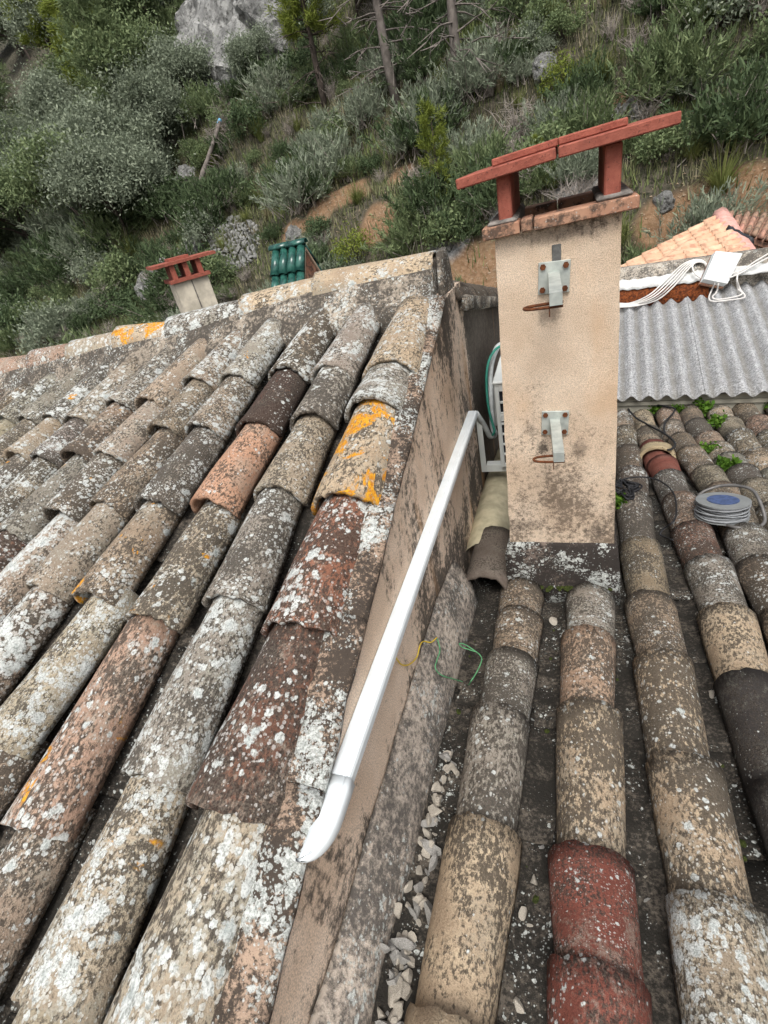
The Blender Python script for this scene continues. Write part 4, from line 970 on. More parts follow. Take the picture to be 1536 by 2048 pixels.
for i in range(11):
    for j in range(4):
        u0, u1 = i/11+.008, (i+1)/11-.008; mm = MB(); rr = []
        for t in (0, 1):
            v_ = j/4-.04+(.29)*t; P = []
            for k in range(7): a = math.pi*k/6; P.append(bil2(u0+(u1-u0)*(.5-.5*math.cos(a)), v_)+n2*(.10*math.sin(a)+.03*(1-t)))
            rr.append(P)
        mm.loft(rr); mm.build('roof_tile', M_OBT, r2_, True, world=False)
m = MB(); hd = unit(np.array([(e3-e0)[0], (e3-e0)[1], 0])); obox(m, e0+hd*.15-Z3*2.5, (e1-e0)*1.0, hd*.2, Z3*2.35); m.build('wall', M_WPAINT, oh2)
for i in range(24):
    mm = MB(); o = e0+(e1-e0)*(i/24)+hd*.02-Z3*.16; obox(mm, o, (e1-e0)/24*.6, hd*.12, Z3*.09); mm.build('eave_brick', M_ORT, oh2)
m = MB(); rr = []
for k in range(12):
    t = k/11; p = HD(1457+45*t, 462+24*t, 9.6-.4*t); rr.append([p+Z3*(.10*math.sin(a)*(1+.4*nz(k*.7, a)))+exn*(.05*math.cos(a)) for a in [2*math.pi*s/7 for s in range(7)]])
m.loft(rr); tag(m.build('black_tarp', plain('black_plastic', (.03, .032, .036), .5, .4, 8), None, True), 'crumpled black plastic tarp below the brown tiled eave', 'tarp')
m = MB(); obox(m, q00-Z3*3.3+hy*.1, q10-q00, hy*.25, Z3*3.1); m.build('wall', M_HOUSEW, oh); m = MB(); obox(m, q01-Z3*3.3-hy*.3, q11-q01, hy*.25, Z3*3.1); m.build('wall', M_HOUSEW, oh)
m = MB(); rr = []
for k in range(20):
    t = k/19; p = q00+(q10-q00)*(t*1.5)-on_*.02; rr.append([p+hy*a+Z3*b for a, b in ((-.30, -.22), (-.28, -.05+.01*nz(k, 1)), (-.12, .0), (.02, .0), (.02, -.25))])
m.loft(rr); m.build('verge_board', plain('orange_render', (.60, .38, .24), .9, .2, 6), oh)

# ------------------------------------------------------------------ small chimney and green tiled chimney behind the ridge
D1 = 5.6
def ch_at(px, py, dep): return HD(px, py, dep)
tl_, tr_ = ch_at(347, 566, D1), hit(414, 547, ch_at(347, 566, D1), (0, 0, 1)); axx = tr_-tl_; axx[2] = 0; wd = np.linalg.norm(axx); axu = axx/wd; ayu = np.array([-axu[1], axu[0], 0.])
sc2 = thing('chimney', 'small pale chimney with three red posts and flat cap behind the ridge', 'chimney', tl_+axx/2+ayu*.2-Z3*1.3)
m = MB(); rr = []
for z in (-1.4, -.012): rr.append([tl_+axu*0+Z3*z, tl_+axx+Z3*z, tl_+axx+ayu*.36+Z3*z, tl_+ayu*.36+Z3*z])
m.loft(rr); m.build('shaft', plain('pale_weathered_render', (.52, .47, .38), .95, .2, 9, .4), sc2)
m = MB(); obox(m, tl_+axx*.49-ayu*.006-Z3*1.4, axu*.012, ayu*.005, Z3*1.38); m.build('seam', M_CEMENT, sc2)
m = MB(); obox(m, tl_-axu*.035-ayu*.035-Z3*.01, axx+axu*.07, ayu*.43, Z3*.035); m.build('crown', M_TERRA, sc2)
for t in (.04, .42, .80): m = MB(); obox(m, tl_+axx*t+Z3*.026, axu*.055, ayu*.30, Z3*.145); m.build('post', M_TERRA, sc2)
m = MB(); obox(m, tl_-axu*.17-ayu*.03+Z3*.172, axx+axu*.34, ayu*.40, Z3*.03); m.build('cap_slab', M_TERRA, sc2)
m = MB(); obox(m, tl_+axx*.12+ayu*.08+Z3*.203, axx*.6, ayu*.22, Z3*.028); m.build('cap_slab', M_TERRA, sc2)
D2_ = 5.2
rl, rr0 = HD(545, 503, D2_), hit(597, 485, HD(545, 503, D2_), (0, 0, 1)); gx = np.array([.40, -.02, 0.]); gw = np.linalg.norm(gx); gxu = gx/gw; gyu = np.array([-gxu[1], gxu[0], 0.])
gc = thing('chimney', 'chimney pot house with green glazed tile gable roof behind the ridge', 'chimney', rl+gx/2-Z3*.8)
g = G('green_glazed_tile'); v = g.obj(); f = g.noise(v, 14, 4, .6); g.col(g.mix(g.mr(f, .35, .7), (.010, .050, .042), (.035, .125, .098))); g.rough(.18); g.b.inputs['Specular IOR Level'].default_value = .5; M_GRT = g.m
def half_tube(mm, p0, p1, r0, r1, up, n=8, th=.01):
    ax = Vector((np.array(p1)-np.array(p0)).tolist()).normalized(); u_ = Vector(up); u_ = (u_-u_.dot(ax)*ax).normalized(); s = ax.cross(u_); rr = []
    for p, r in ((p0, r0), (p1, r1)):
        P = Vector([float(c) for c in p]); rr.append([P+s*(math.cos(math.pi*k/n)*r)+u_*(math.sin(math.pi*k/n)*r) for k in range(n+1)]+[P+s*(math.cos(math.pi*k/n)*(r-th))+u_*(math.sin(math.pi*k/n)*(r-th)) for k in range(n, -1, -1)])
    mm.loft(rr)
drop = .42; run = .30
for sgn in (-1, 1):
    dirn = gyu*sgn*run-Z3*drop; nu_ = unit(gyu*sgn*drop+Z3*run)
    for k in range(4):
        o = rl+gxu*(gw*(k+.5)/4)
        for j in range(2):
            mm = MB(); half_tube(mm, o+dirn*(.02+.48*j)+nu_*(.0-.006*j), o+dirn*(.54+.48*j)+nu_*(.012-.004*j), .045, .055, nu_); mm.build('glazed_tile', M_GRT, gc, True)
    m = MB(); obox(m, rl+gxu*.01+dirn*.05-nu_*.025, gxu*(gw-.02), dirn*.9, nu_*.02); m.build('roof_board', M_HOUSEW, gc)
for j in range(2):
    mm = MB(); half_tube(mm, rl+gx*(.5*j-.03)+Z3*.01, rl+gx*(.5*j+.53)+Z3*(.018), .05, .045, Z3); mm.build('ridge_tile', M_GRT, gc, True)
m = MB(); V = [rl+gx*.93, rl+gx*.93+gyu*run*.85-Z3*drop*.85, rl+gx*.93-gyu*run*.85-Z3*drop*.85]; V2 = [p-gxu*.05 for p in V]; m.add(V+V2, [(0, 1, 2), (3, 5, 4), (0, 3, 4, 1), (1, 4, 5, 2), (2, 5, 3, 0)]); m.build('gable', M_BRICK, gc)
for sx in (.12, .80):
    for sy in (-1, 1): m = MB(); obox(m, rl+gx*sx+gyu*(sy*.17-.035)-Z3*.80, gxu*.07, gyu*.07, Z3*.5); m.build('post', M_BRICK, gc)
m = MB(); obox(m, rl+gx*.05-gyu*.22-Z3*1.7, gx*.9, gyu*.44, Z3*.9); m.build('shaft', M_HOUSEW, gc)

# ------------------------------------------------------------------ hillside
HA = math.radians(10); D0 = 11.6
def hill0(x, y):
    d = y*math.cos(HA)+x*math.sin(HA)-D0+1.1*nz(x*.09, y*.03, 4)
    return d
def HT(x, y):
    d = hill0(x, y)
    if d < -1: return -4.6
    h = -4.6+.80*max(0., d)
    st = math.sin(max(0., d)*1.35+.25*x*.3); h += .34*st*min(1, max(0, d)/1.5)*(1 if x > -16 else .5)          # worn terraces
    if d > 0: h += .55*fbm(x*.16, y*.16, 1.7, 3)*min(1, d/2)+.12*fbm(x*.8, y*.8, 3.1, 3)
    return h
def PT(px, py): return march(px, py, HT, 6, 140, 400)
soil_px = [(690, 385, 1.0), (760, 440, .9), (640, 420, .7), (935, 560, 1.5), (980, 540, 1.1), (1390, 440, 1.2), (1500, 385, 1.0), (1330, 455, 1.0), (1250, 200, .5), (1450, 420, 1.2), (585, 470, .8), (1190, 240, .5), (1120, 250, .5), (800, 350, .6)]
rock_px = [(470, 60, 3.2), (430, 150, 2.2), (520, 110, 2.2), (350, 545, 1.6), (300, 570, 1.2), (120, 530, 1.5), (190, 520, 1.4), (900, 480, .8), (1160, 370, .9)]
SO = [(PT(a, b), r) for a, b, r in soil_px]; RO = [(PT(a, b), r) for a, b, r in rock_px]
def blob(L, x, y, z):
    m_ = 0.0
    for p, r in L:
        q = math.sqrt((x-p[0])**2+(y-p[1])**2+(z-p[2])**2)/r
        if q < 1.6: m_ = max(m_, 1.25-q+.35*nz(x*1.3, y*1.3, z*1.3))
    return max(0., min(1., m_))
gx_ = np.concatenate([np.linspace(-90, -22, 70)[:-1], np.linspace(-22, 14, 190), np.linspace(14, 60, 24)[1:]])
gy_ = np.concatenate([np.linspace(-60, 9.5, 12)[:-1], np.linspace(9.5, 34, 170), np.linspace(34, 110, 60)[1:]])
V = []; so = []; ro = []
for y in gy_:
    for x in gx_:
        z = HT(x, y); s_ = r_ = 0.
        if -22 < x < 14 and 10 < y < 36: s_ = blob(SO, x, y, z); r_ = blob(RO, x, y, z)
        if r_ > 0: z += .5*r_*abs(fbm(x*1.1, y*1.1, 8, 3))
        if s_ > 0: z -= .10*s_
        V.append((x, y, z)); so.append(s_); ro.append(r_)
nx_ = len(gx_); Fc = [(j*nx_+i, j*nx_+i+1, (j+1)*nx_+i+1, (j+1)*nx_+i) for j in range(len(gy_)-1) for i in range(nx_-1)]
g = G('hillside_soil'); v = g.obj(False); sa = g.attr('soil', 'GEOMETRY')['Fac']; ra = g.attr('rock', 'GEOMETRY')['Fac']
f1 = g.noise(v, 1.2, 6, .65); f2 = g.noise(v, 9, 6, .7); f3 = g.noise(v, 34, 4, .7)
c = g.mix(g.mr(f1, .35, .65), (.065, .060, .042), (.115, .10, .075)); c = g.mix(g.mr(f2, .45, .62), c, (.030, .034, .018)); c = g.mix(g.mr(f3, .62, .74), c, (.15, .14, .115))
sc_ = g.mix(g.mr(f2, .35, .65), (.20, .115, .060), (.31, .20, .12)); pe, _ = lichen_mask(g, v, 16, .55); sc_ = g.mix(g.math('MULTIPLY', pe, .5), sc_, (.34, .28, .21)); sc_ = g.mix(g.mr(f1, .5, .7, 0, .5), sc_, (.20, .14, .09))
c = g.mix(g.mr(sa, .25, .6), c, sc_)
rcx = g.mix(g.mr(f2, .35, .65), (.16, .16, .155), (.40, .40, .39)); c = g.mix(g.mr(ra, .25, .6), c, rcx)
g.col(c); g.bump(g.math('ADD', f2, g.math('MULTIPLY', f3, .6)), .9, .08); M_HILL = g.m
me = new_mesh('hillside', V, Fc, M_HILL, True)
for nm, dat in (('soil', so), ('rock', ro)): a_t = me.attributes.new(nm, 'FLOAT', 'POINT'); a_t.data.foreach_set('value', dat)
tag(link('hillside', me), 'steep scrubby hillside with bare earth banks behind the houses', 'hillside', kind='structure')

# ---- plant meshes
def twigs(mm, n, h, spread, r0, seed, sides=3, fork=3, droop=.0):
    r = random.Random(seed); tips = []
    for k in range(n):
        a = r.uniform(0, 6.28); s = r.uniform(.15, 1)*spread; L = h*r.uniform(.55, 1.05); p = Vector((r.gauss(0, .05), r.gauss(0, .05), 0)); P = [p.copy()]; dv = Vector((math.cos(a)*s, math.sin(a)*s, 1)).normalized()
        for q in range(4): p = p+dv*L/4; dv = (dv+Vector((r.gauss(0, .22), r.gauss(0, .22), r.gauss(0, .12)-droop))).normalized(); P.append(p.copy())
        mm.tube(P, [r0, r0*.8, r0*.6, r0*.45, r0*.2], sides, False); tips.append(P[-1])
        for q in range(fork):
            b = P[r.randint(1, 3)]; dv = Vector((r.gauss(0, 1), r.gauss(0, 1), r.gauss(.4, .6)-droop*3)).normalized(); e = b+dv*L*r.uniform(.2, .45); mid = (b+e)/2+Vector((r.gauss(0, .03), r.gauss(0, .03), r.gauss(0, .03)))*h
            mm.tube([b, mid, e], [r0*.5, r0*.35, r0*.12], sides, False); tips.append(e)
    return tips
def plant(name, leafV, leafF, leafM, stemMB, stemM, leafname='crown', stemname='stem'):
    """returns meshes; a plant is an Empty with a crown and a stem"""
    lm = np_mesh(leafname, leafV, leafF, leafM); sm = None
    if stemMB: sm = new_mesh(stemname, stemMB.V, stemMB.F, stemM, True)
    return (lm, leafname, sm, stemname)
def shrub_proto(seed, mat, rx, rz, n, size, clumps=26, spread=.13, ratio=.45, up=.5):
    P, c = clump_points(n, rx, rz, clumps, spread*rx/.6, seed); Vv, Ff = leaves(P, size, ratio, up, seed)
    mm = MB(); r = random.Random(seed)
    for k in range(12): e = Vector(c[k % len(c)].tolist()); mm.tube([Vector((r.gauss(0, .04), r.gauss(0, .04), -.1)), e*.5+Vector((r.gauss(0, .05), r.gauss(0, .05), 0)), e], [.022, .014, .005], 3, False)
    return plant('shrub', Vv, Ff, mat, mm, L_BARK)
def spiky_proto(seed, mat, rx, rz, shoots, per, size):
    r = np.random.default_rng(seed); P = []; A = []; mm = MB()
    for k in range(shoots):
        a = r.uniform(0, 6.283); el = r.uniform(.25, 1.5); dv = np.array([math.cos(a)*math.cos(el), math.sin(a)*math.cos(el), math.sin(el)]); b = np.array([r.normal()*rx*.35, r.normal()*rx*.35, 0]); L = r.uniform(.55, 1.1)*(rx*math.cos(el)+rz*math.sin(el))
        tip = b+dv*L+np.array([0, 0, .12*L]); 
        if k % 3 == 0: mm.tube([b-np.array([0, 0, .08]), (b+tip)/2, tip], [.012, .008, .003], 3, False)
        t = r.uniform(.25, 1.0, per)**.8; q = b+(tip-b)*t[:, None]+r.normal(size=(per, 3))*.028*rx/.6; P.append(q); A.append(np.repeat((dv+np.array([0, 0, .5]))[None], per, 0)+r.normal(size=(per, 3))*.65)
    P = np.concatenate(P); A = np.concatenate(A); A /= np.linalg.norm(A, axis=1)[:, None]; n = len(P); B = np.cross(A, r.normal(size=(n, 3))); B /= np.linalg.norm(B, axis=1)[:, None]; s_ = (size*r.uniform(.6, 1.4, n))[:, None]; P[:, 2] = np.abs(P[:, 2])
    V = np.stack([P-B*s_*.12, P+B*s_*.12, P+A*s_+B*s_*.05, P+A*s_-B*s_*.05], 1).reshape(-1, 3); return plant('shrub', V, np.arange(n*4).reshape(-1, 4), mat, mm, L_TWIG)
def tuss_proto(seed, mat, n=170, h=.8, droop=1.0, wid=.011):
    r = np.random.default_rng(seed); Vv = []; Ff = []
    for k in range(n):
        a = r.uniform(0, 6.28); L = h*r.uniform(.55, 1.1); out = r.uniform(.15, .75); b = np.array([math.cos(a)*.06, math.sin(a)*.06, 0])*r.uniform(0, 1.4); dirv = np.array([math.cos(a)*out, math.sin(a)*out, 1.0]); dirv /= np.linalg.norm(dirv); side = np.array([-math.sin(a), math.cos(a), 0])*wid
        p = b; i0 = len(Vv)
        for s in range(5):
            w_ = (1-s/4.4); Vv += [p-side*w_, p+side*w_]; dirv = dirv+np.array([0, 0, -.24*droop*out*(s+.6)]); dirv /= np.linalg.norm(dirv); p = p+dirv*L/4
        for s in range(4): Ff.append((i0+2*s, i0+2*s+1, i0+2*s+3, i0+2*s+2))
    return (np_mesh('blades', np.array(Vv), np.array(Ff), mat), 'blades', None, None)
def dry_proto(seed, n=42, h=.8):
    mm = MB(); tips = twigs(mm, n, h, 1.1, .010, seed, 3, 4); me = new_mesh('twigs', mm.V, mm.F, L_TWIG); return (me, 'twigs', None, None)
def pine_tuft(P, dirs, n, L, seed):
    r = np.random.default_rng(seed); k = r.integers(0, len(P), n); a = dirs[k]+r.normal(size=(n, 3))*.75; a /= np.linalg.norm(a, axis=1)[:, None]; b = np.cross(a, r.normal(size=(n, 3))); b /= np.linalg.norm(b, axis=1)[:, None]
    s = (L*r.uniform(.6, 1.2, n))[:, None]; o = P[k]+r.normal(size=(n, 3))*L*.4
    V = np.stack([o-b*s*.05, o+b*s*.05, o+a*s+b*s*.03, o+a*s-b*s*.03], 1).reshape(-1, 3); return V, np.arange(n*4).reshape(-1, 4)
def pine_proto(seed, h, mat, nb=34, nl=7000, L=.17, low=.12, rad=.32, bark=L_BARK, dead=0):
    r = random.Random(seed); mm = MB(); P = []; Dv = []; lean = (r.gauss(0, .04), r.gauss(0, .04)); tr = []
    for q in range(9): t = q/8; tr.append(Vector((lean[0]*h*t+.02*h*nz(seed, t*3), lean[1]*h*t+.02*h*nz(seed+9, t*3), h*t-.3*(q == 0))))
    mm.tube(tr, [.022*h*(1-.85*q/8) for q in range(9)], 7)
    for k in range(nb+dead):
        isd = k >= nb; t = r.uniform(.05, low+.25) if isd else low+(1-low)*(k+.5)/nb; b = tr[0].lerp(tr[-1], t); a = k*2.4+r.uniform(-.4, .4); Lb = h*rad*(1-.75*t)*r.uniform(.7, 1.25); dv = Vector((math.cos(a), math.sin(a), r.uniform(.05, .5)-(.25 if isd else 0))).normalized()
        pts = [b]; p = b
        for q in range(4): p = p+dv*Lb/4; dv = (dv+Vector((r.gauss(0, .12), r.gauss(0, .12), r.gauss(.06, .1)-(.18 if isd else 0)))).normalized(); pts.append(p)
        mm.tube(pts, [(.0045 if isd else .007)*h*(1-t*.6)*x for x in (1, .75, .5, .32, .12)], 4, False)
        for q in range(3 if not isd else 4):
            e = pts[r.randint(1, 4)]; d2 = (dv+Vector((r.gauss(0, .7), r.gauss(0, .7), r.gauss(.1, .4)))).normalized(); e2 = e+d2*Lb*r.uniform(.2, .45); mm.tube([e, (e+e2)/2, e2], [.003*h, .002*h, .0008*h], 3, False)
            if not isd:
                for s in (.5, .75, 1.0): P.append(tuple(e.lerp(e2, s))); Dv.append(tuple(d2))
        if not isd:
            for q in (2, 3, 4): P.append(tuple(pts[q])); Dv.append(tuple(dv))
    P = np.array(P); Dv = np.array(Dv); Vv, Ff = pine_tuft(P, Dv, nl, L, seed); return plant('pine', Vv, Ff, mat, mm, bark, 'crown', 'trunk')
def tree_proto(seed, h, mat, crown_r, n, size, bark=L_BARK, clumps=60, spread=.36):
    r = random.Random(seed); mm = MB(); top = []
    def grow(p, dv, L, rad, depth):
        pts = [p]; q = p; d = dv
        for s in range(4): q = q+d*L/4; d = (d+Vector((r.gauss(0, .18), r.gauss(0, .18), r.gauss(.02, .12)))).normalized(); pts.append(q)
        mm.tube(pts, [rad*x for x in (1, .88, .76, .66, .55)], 6 if depth < 2 else 4, False)
        if depth >= 3: top.append(q); top.append(pts[3]); return
        for k in range(3 if depth else 4):
            a = r.uniform(0, 6.28); n2 = (d+Vector((math.cos(a), math.sin(a), r.uniform(-.1, .4)))*.85).normalized(); grow(pts[-1] if k else pts[3], n2, L*r.uniform(.62, .82), rad*.55, depth+1)
    grow(Vector((0, 0, -.3)), Vector((r.gauss(0, .15), r.gauss(0, .15), 1)).normalized(), h*.34, h*.026, 0)
    T = np.array([tuple(t) for t in top]); rr_ = np.random.default_rng(seed); k = rr_.integers(0, len(T), n); s_ = spread*rr_.uniform(.5, 1.3, len(T)); P = T[k]+rr_.normal(size=(n, 3))*s_[k][:, None]*np.array([1, 1, .75])
    Vv, Ff = leaves(P, size, .42, .4, seed); return plant('tree', Vv, Ff, mat, mm, bark, 'crown', 'trunk')
def put_plant(name, proto, p, s, label, cat, group=None, lean=(0, 0), rz=None, sz=1.0):
    lm, ln, sm, sn_ = proto; rz = rng.uniform(0, 6.28) if rz is None else rz
    if sm is None:
        o = link(name, lm)
    else:
        o = bpy.data.objects.new(name, None); COL.objects.link(o); o.empty_display_size = .1
        link(ln, lm, o); link(sn_, sm, o)
    o.location = [float(c) for c in p]; o.location.z -= .03; o.scale = (s, s, s*sz); o.rotation_euler = (lean[0], lean[1], rz)
    return tag(o, label, cat, group)
SH_DARK = [shrub_proto(100+k, L_DARK, .6, .62, 2600, .085, 34) if k == 0 else spiky_proto(100+k, L_DARK, .62, .72, 110, 34, .12) for k in range(3)]
SH_MID = [shrub_proto(110+k, L_MID, .6, .6, 2600, .085, 34) if k == 0 else spiky_proto(110+k, L_MID, .62, .68, 110, 34, .11) for k in range(3)]
SH_OLV = [shrub_proto(120+k, L_OLIVE, .62, .58, 2800, .075, 36) if k == 0 else spiky_proto(120+k, L_OLIVE, .65, .62, 130, 32, .10) for k in range(3)]
SH_YEL = [shrub_proto(130+k, L_YEL, .6, .7, 2100, .070, 26) for k in range(2)]
TUSS = [tuss_proto(140+k, L_GRASS) for k in range(3)]; TUSD = [tuss_proto(150+k, L_STRAW, 110, .65, .7, .008) for k in range(2)]
DRY = [dry_proto(160+k) for k in range(4)]
PINE_S = [pine_proto(170+k, 2.6, L_YEL, 30, 5200, .14, .08, .30) for k in range(2)]
PINE_L = [pine_proto(180+k, 9, L_MID if k else L_YEL, 40, 15000, .32, .34, .30, dead=16) for k in range(2)]
PINE_B = pine_proto(190, 9, L_MID, 16, 2500, .25, .62, .26, L_PALEBARK, dead=44)
TREE_O = [tree_proto(200+k, 5.2, L_OLIVE, 2, 17000, .16, spread=.5) for k in range(3)]
TREE_D = [tree_proto(210+k, 5.4, L_MID, 2, 17000, .16, spread=.5) for k in range(2)]
MARKS = [(712, 480, 'yellow green bush behind the ridge end'), (430, 320, 'leaning dead trunk'), (470, 490, 'dry stone wall patch'), (480, 80, 'grey limestone crag'), (915, 120, 'straight bare pine trunk'), (870, 310, 'slim young pine'), (1260, 225, 'heap of grey stones'), (1095, 130, 'pale grey boulder'), (1440, 330, 'big arching tussock'),
         (690, 400, 'central earth bank'), (20, 540, 'far left agave'), (110, 640, 'big olive grey bush'), (380, 580, 'small red capped chimney'), (575, 530, 'green tiled chimney'), (240, 540, 'deep green bush'), (1110, 320, 'chimney cap'), (940, 550, 'earth bank by the chimney'), (1400, 440, 'earth bank above the orange roof'), (1400, 150, 'upper right brush'), (200, 250, 'upper left wood'), (640, 120, 'yellow green pine'), (860, 90, 'tall dark bush'), (1250, 50, 'top right slope'), (60, 100, 'top left corner')]
def where(x, y):
    d_, mx_, my_, nm_ = min(((x-a)**2+(y-b)**2, a, b, n) for a, b, n in MARKS); dx, dy = x-mx_, y-my_
    rel_ = ('near the' if d_ < 45**2 else ('left of the' if dx < 0 else 'right of the') if abs(dx) > abs(dy) else ('above the' if dy < 0 else 'below the')); return f'{rel_} {nm_}'
def px_of(p):
    c_ = M.T @ (np.array(p)-C); return (CX+F*c_[0]/c_[2], CY+F*c_[1]/c_[2], c_[2])
# ---- plants one can point to
for px, py, s, pr_, lab in [(712, 525, 1.25, SH_YEL[0], 'bright yellow green bush rising behind the ridge end'), (640, 470, .8, SH_DARK[0], 'dark green bush on the bare earth bank left of the yellow green bush'), (925, 480, 1.0, SH_DARK[1], 'rounded dark green bush just left of the chimney crown'),
        (860, 95, 1.9, SH_DARK[2], 'tall dark green bush between the two bare pine trunks'), (745, 345, .75, SH_DARK[0], 'dark green bush at the top of the central earth bank'), (240, 590, 1.7, SH_MID[0], 'deep green bush left of the small red capped chimney'), (120, 690, 2.2, SH_OLV[0], 'big olive grey bush above the left end of the ridge'),
        (820, 500, 1.3, SH_MID[1], 'green bush between the yellow green bush and the chimney'), (535, 190, 1.6, SH_DARK[1], 'dark fan leaved bush at the foot of the grey cliff'), (1180, 245, .9, SH_MID[2], 'green bush right above the chimney cap joint'), (1130, 190, 1.1, SH_YEL[1], 'yellow green broom below the grey boulder'),
        (420, 420, 1.0, SH_DARK[2], 'dark bush at the foot of the leaning dead trunk'), (1290, 560, .9, SH_MID[1], 'green plants between the chimney and the orange roof'), (1075, 385, .9, SH_MID[2], 'green bush seen between the cap posts')]:
    put_plant('bush', pr_, PT(px, py), s, lab, 'bush')
for px, py, s, lab in [(1440, 385, 1.15, 'large arching grass tussock on the bank above the orange roof'), (645, 365, .9, 'pale grass tussock left of the central earth bank'), (1100, 55, 1.0, 'grass tussock high on the right slope'), (1180, 160, .9, 'grass tussock beside the yellow green broom'), (600, 350, .8, 'grass tussock further left of the central earth bank'), (1400, 70, 1.0, 'grass tussock at the top right')]:
    put_plant('grass_tussock', rng.choice(TUSS), PT(px, py), s*1.25, lab, 'grass tussock')
for px, py, s, lab, pr_ in [(885, 410, 1.0, 'slim yellow green young pine left of the chimney cap', PINE_S[0]), (1080, 370, .45, 'tiny pine seedling below the cap', PINE_S[1])]:
    put_plant('young_pine', pr_, PT(px, py), s, lab, 'pine tree')
put_plant('pine_tree', PINE_B, PT(920, 212), 1.0, 'pine with straight bare grey trunk above the young pine', 'pine tree', rz=1.0)
put_plant('pine_tree', PINE_B, PT(795, 205), .95, 'pine with dead hanging branches left of the straight bare trunk', 'pine tree', rz=3.0)
for px, py, k, s, lab in [(650, 215, 0, .72, 'yellow green pine right of the grey cliff'), (40, 330, 1, .95, 'tall pine at the left edge of the slope'), (150, 200, 0, .9, 'pale green pine high on the left slope'), (260, 120, 1, .8, 'pine behind the bent dark trunk'), (560, 30, 1, .7, 'pine above the grey cliff')]:
    put_plant('pine_tree', PINE_L[k], PT(px, py), s, lab, 'pine tree')
for px, py, k, s, lab in [(255, 410, 0, .85, 'olive tree in the middle of the left slope'), (90, 470, 1, .9, 'grey olive tree above the agave'), (370, 250, 2, .75, 'olive tree with bent dark trunk left of the grey cliff'), (170, 330, 0, .9, 'olive tree left of the bent dark trunk'), (330, 330, 1, .7, 'small olive tree left of the leaning dead trunk'), (20, 560, 2, .8, 'olive tree at the left edge above the ridge'), (535, 190, 1, .5, 'small grey olive tree at the right foot of the cliff'), (300, 60, 2, .9, 'olive tree high on the left slope')]:
    put_plant('olive_tree', TREE_O[k], PT(px, py), s, lab, 'olive tree')
for px, py, k, s, lab in [(200, 260, 0, .8, 'green tree in the upper left wood'), (60, 120, 1, 1.0, 'green tree in the top left corner'), (300, 150, 0, .7, 'green tree left of the grey cliff'), (720, 60, 1, .55, 'green tree at the top centre')]:
    put_plant('green_tree', TREE_D[k], PT(px, py), s, lab, 'tree')
# agaves
def agave(px, py, s, lab):
    mm = MB(); r = random.Random(px)
    for k in range(22):
        a = k*2.39; el = r.uniform(.25, 1.2); L = r.uniform(.6, .9); dv = Vector((math.cos(a)*math.cos(el), math.sin(a)*math.cos(el), math.sin(el))); sd = Vector((-math.sin(a), math.cos(a), 0)); up_ = dv.cross(sd)*-1
        rings = [[tuple(dv*(L*t)+sd*w_), tuple(dv*(L*t)-up_*w_*.35), tuple(dv*(L*t)-sd*w_), tuple(dv*(L*t)+up_*w_*.1)] for t, w_ in ((0, .05), (.35, .065), (.75, .035), (1, .003))]
        mm.loft(rings)
    o = mm.build('agave', leaf_mat('agave_leaf', (.10, .16, .14), (.20, .27, .24), .05, .5)); o.location = [float(c) for c in PT(px, py)]; o.scale = (s,)*3; tag(o, lab, 'agave')
agave(22, 545, 1.0, 'blue grey agave at the far left edge'); agave(168, 432, 1.2, 'agave rosette among the olive trees')
# leaning dead trunk with a blue tip
a, b = PT(385, 420), None; tdepth = px_of(a)[2]; b = HD(439, 243, tdepth-.6)
dt = thing('dead_trunk', 'leaning dead grey trunk with a blue painted tip', 'dead tree', a)
av, bv = Vector(a.tolist()), Vector(b.tolist()); m = MB(); pts = [av.lerp(bv, t)+Vector((.08*nz(t*3, 1), .0, .06*nz(t*4, 2))) for t in np.linspace(0, 1, 8)]; m.tube(pts, [.13, .125, .12, .11, .10, .095, .09, .085], 7)
for k in range(20):
    t = rng.uniform(.25, .95); p = av.lerp(bv, t); e = p+Vector((rng.uniform(.3, 1.1), rng.gauss(0, .3), -rng.uniform(.3, 1.2))); m.tube([p, (p+e)/2+Vector((.1, 0, .15)), e], [.015, .011, .004], 4, False)
m.build('trunk', L_PALEBARK, dt, True)
m = MB(); m.tube([bv-(bv-av).normalized()*.12, bv+(bv-av).normalized()*.10], [.085, .075], 8); m.build('blue_tip', plain('blue_paint', (.12, .33, .50), .6, .2, 10), dt)
# boulders and a dry stone wall
def boulder_mesh(seed):
    import bmesh
    bm = bmesh.new(); bmesh.ops.create_icosphere(bm, subdivisions=4, radius=1); r = random.Random(seed)
    pl = [(Vector((r.gauss(0, 1), r.gauss(0, 1), r.gauss(0, 1))).normalized(), r.uniform(.5, .85)) for _ in range(12)]
    for v in bm.verts:
        for n_, k in pl:
            dd = v.co.dot(n_)
            if dd > k: v.co -= n_*(dd-k)
        v.co *= 1+.20*fbm(v.co.x*1.6+seed, v.co.y*1.6, v.co.z*1.6, 4)+.07*fbm(v.co.x*6+seed, v.co.y*6, v.co.z*3, 4); v.co.z *= .9
    me = bpy.data.meshes.new('boulder'); bm.to_mesh(me); bm.free(); me.materials.append(M_ROCK); return me
g = G('grey_limestone_rock'); v = g.obj(); f = g.noise(v, 3, 7, .7); f2 = g.noise(v, 14, 5, .75); c = g.mix(g.mr(f, .35, .65), (.15, .15, .145), (.36, .36, .345)); c = g.mix(g.mr(f2, .50, .64, 0, .85), c, (.055, .055, .05)); g.col(c); g.bump(g.math('ADD', f, f2), .9, .08); M_ROCK = g.m
BO = [boulder_mesh(k) for k in range(4)]
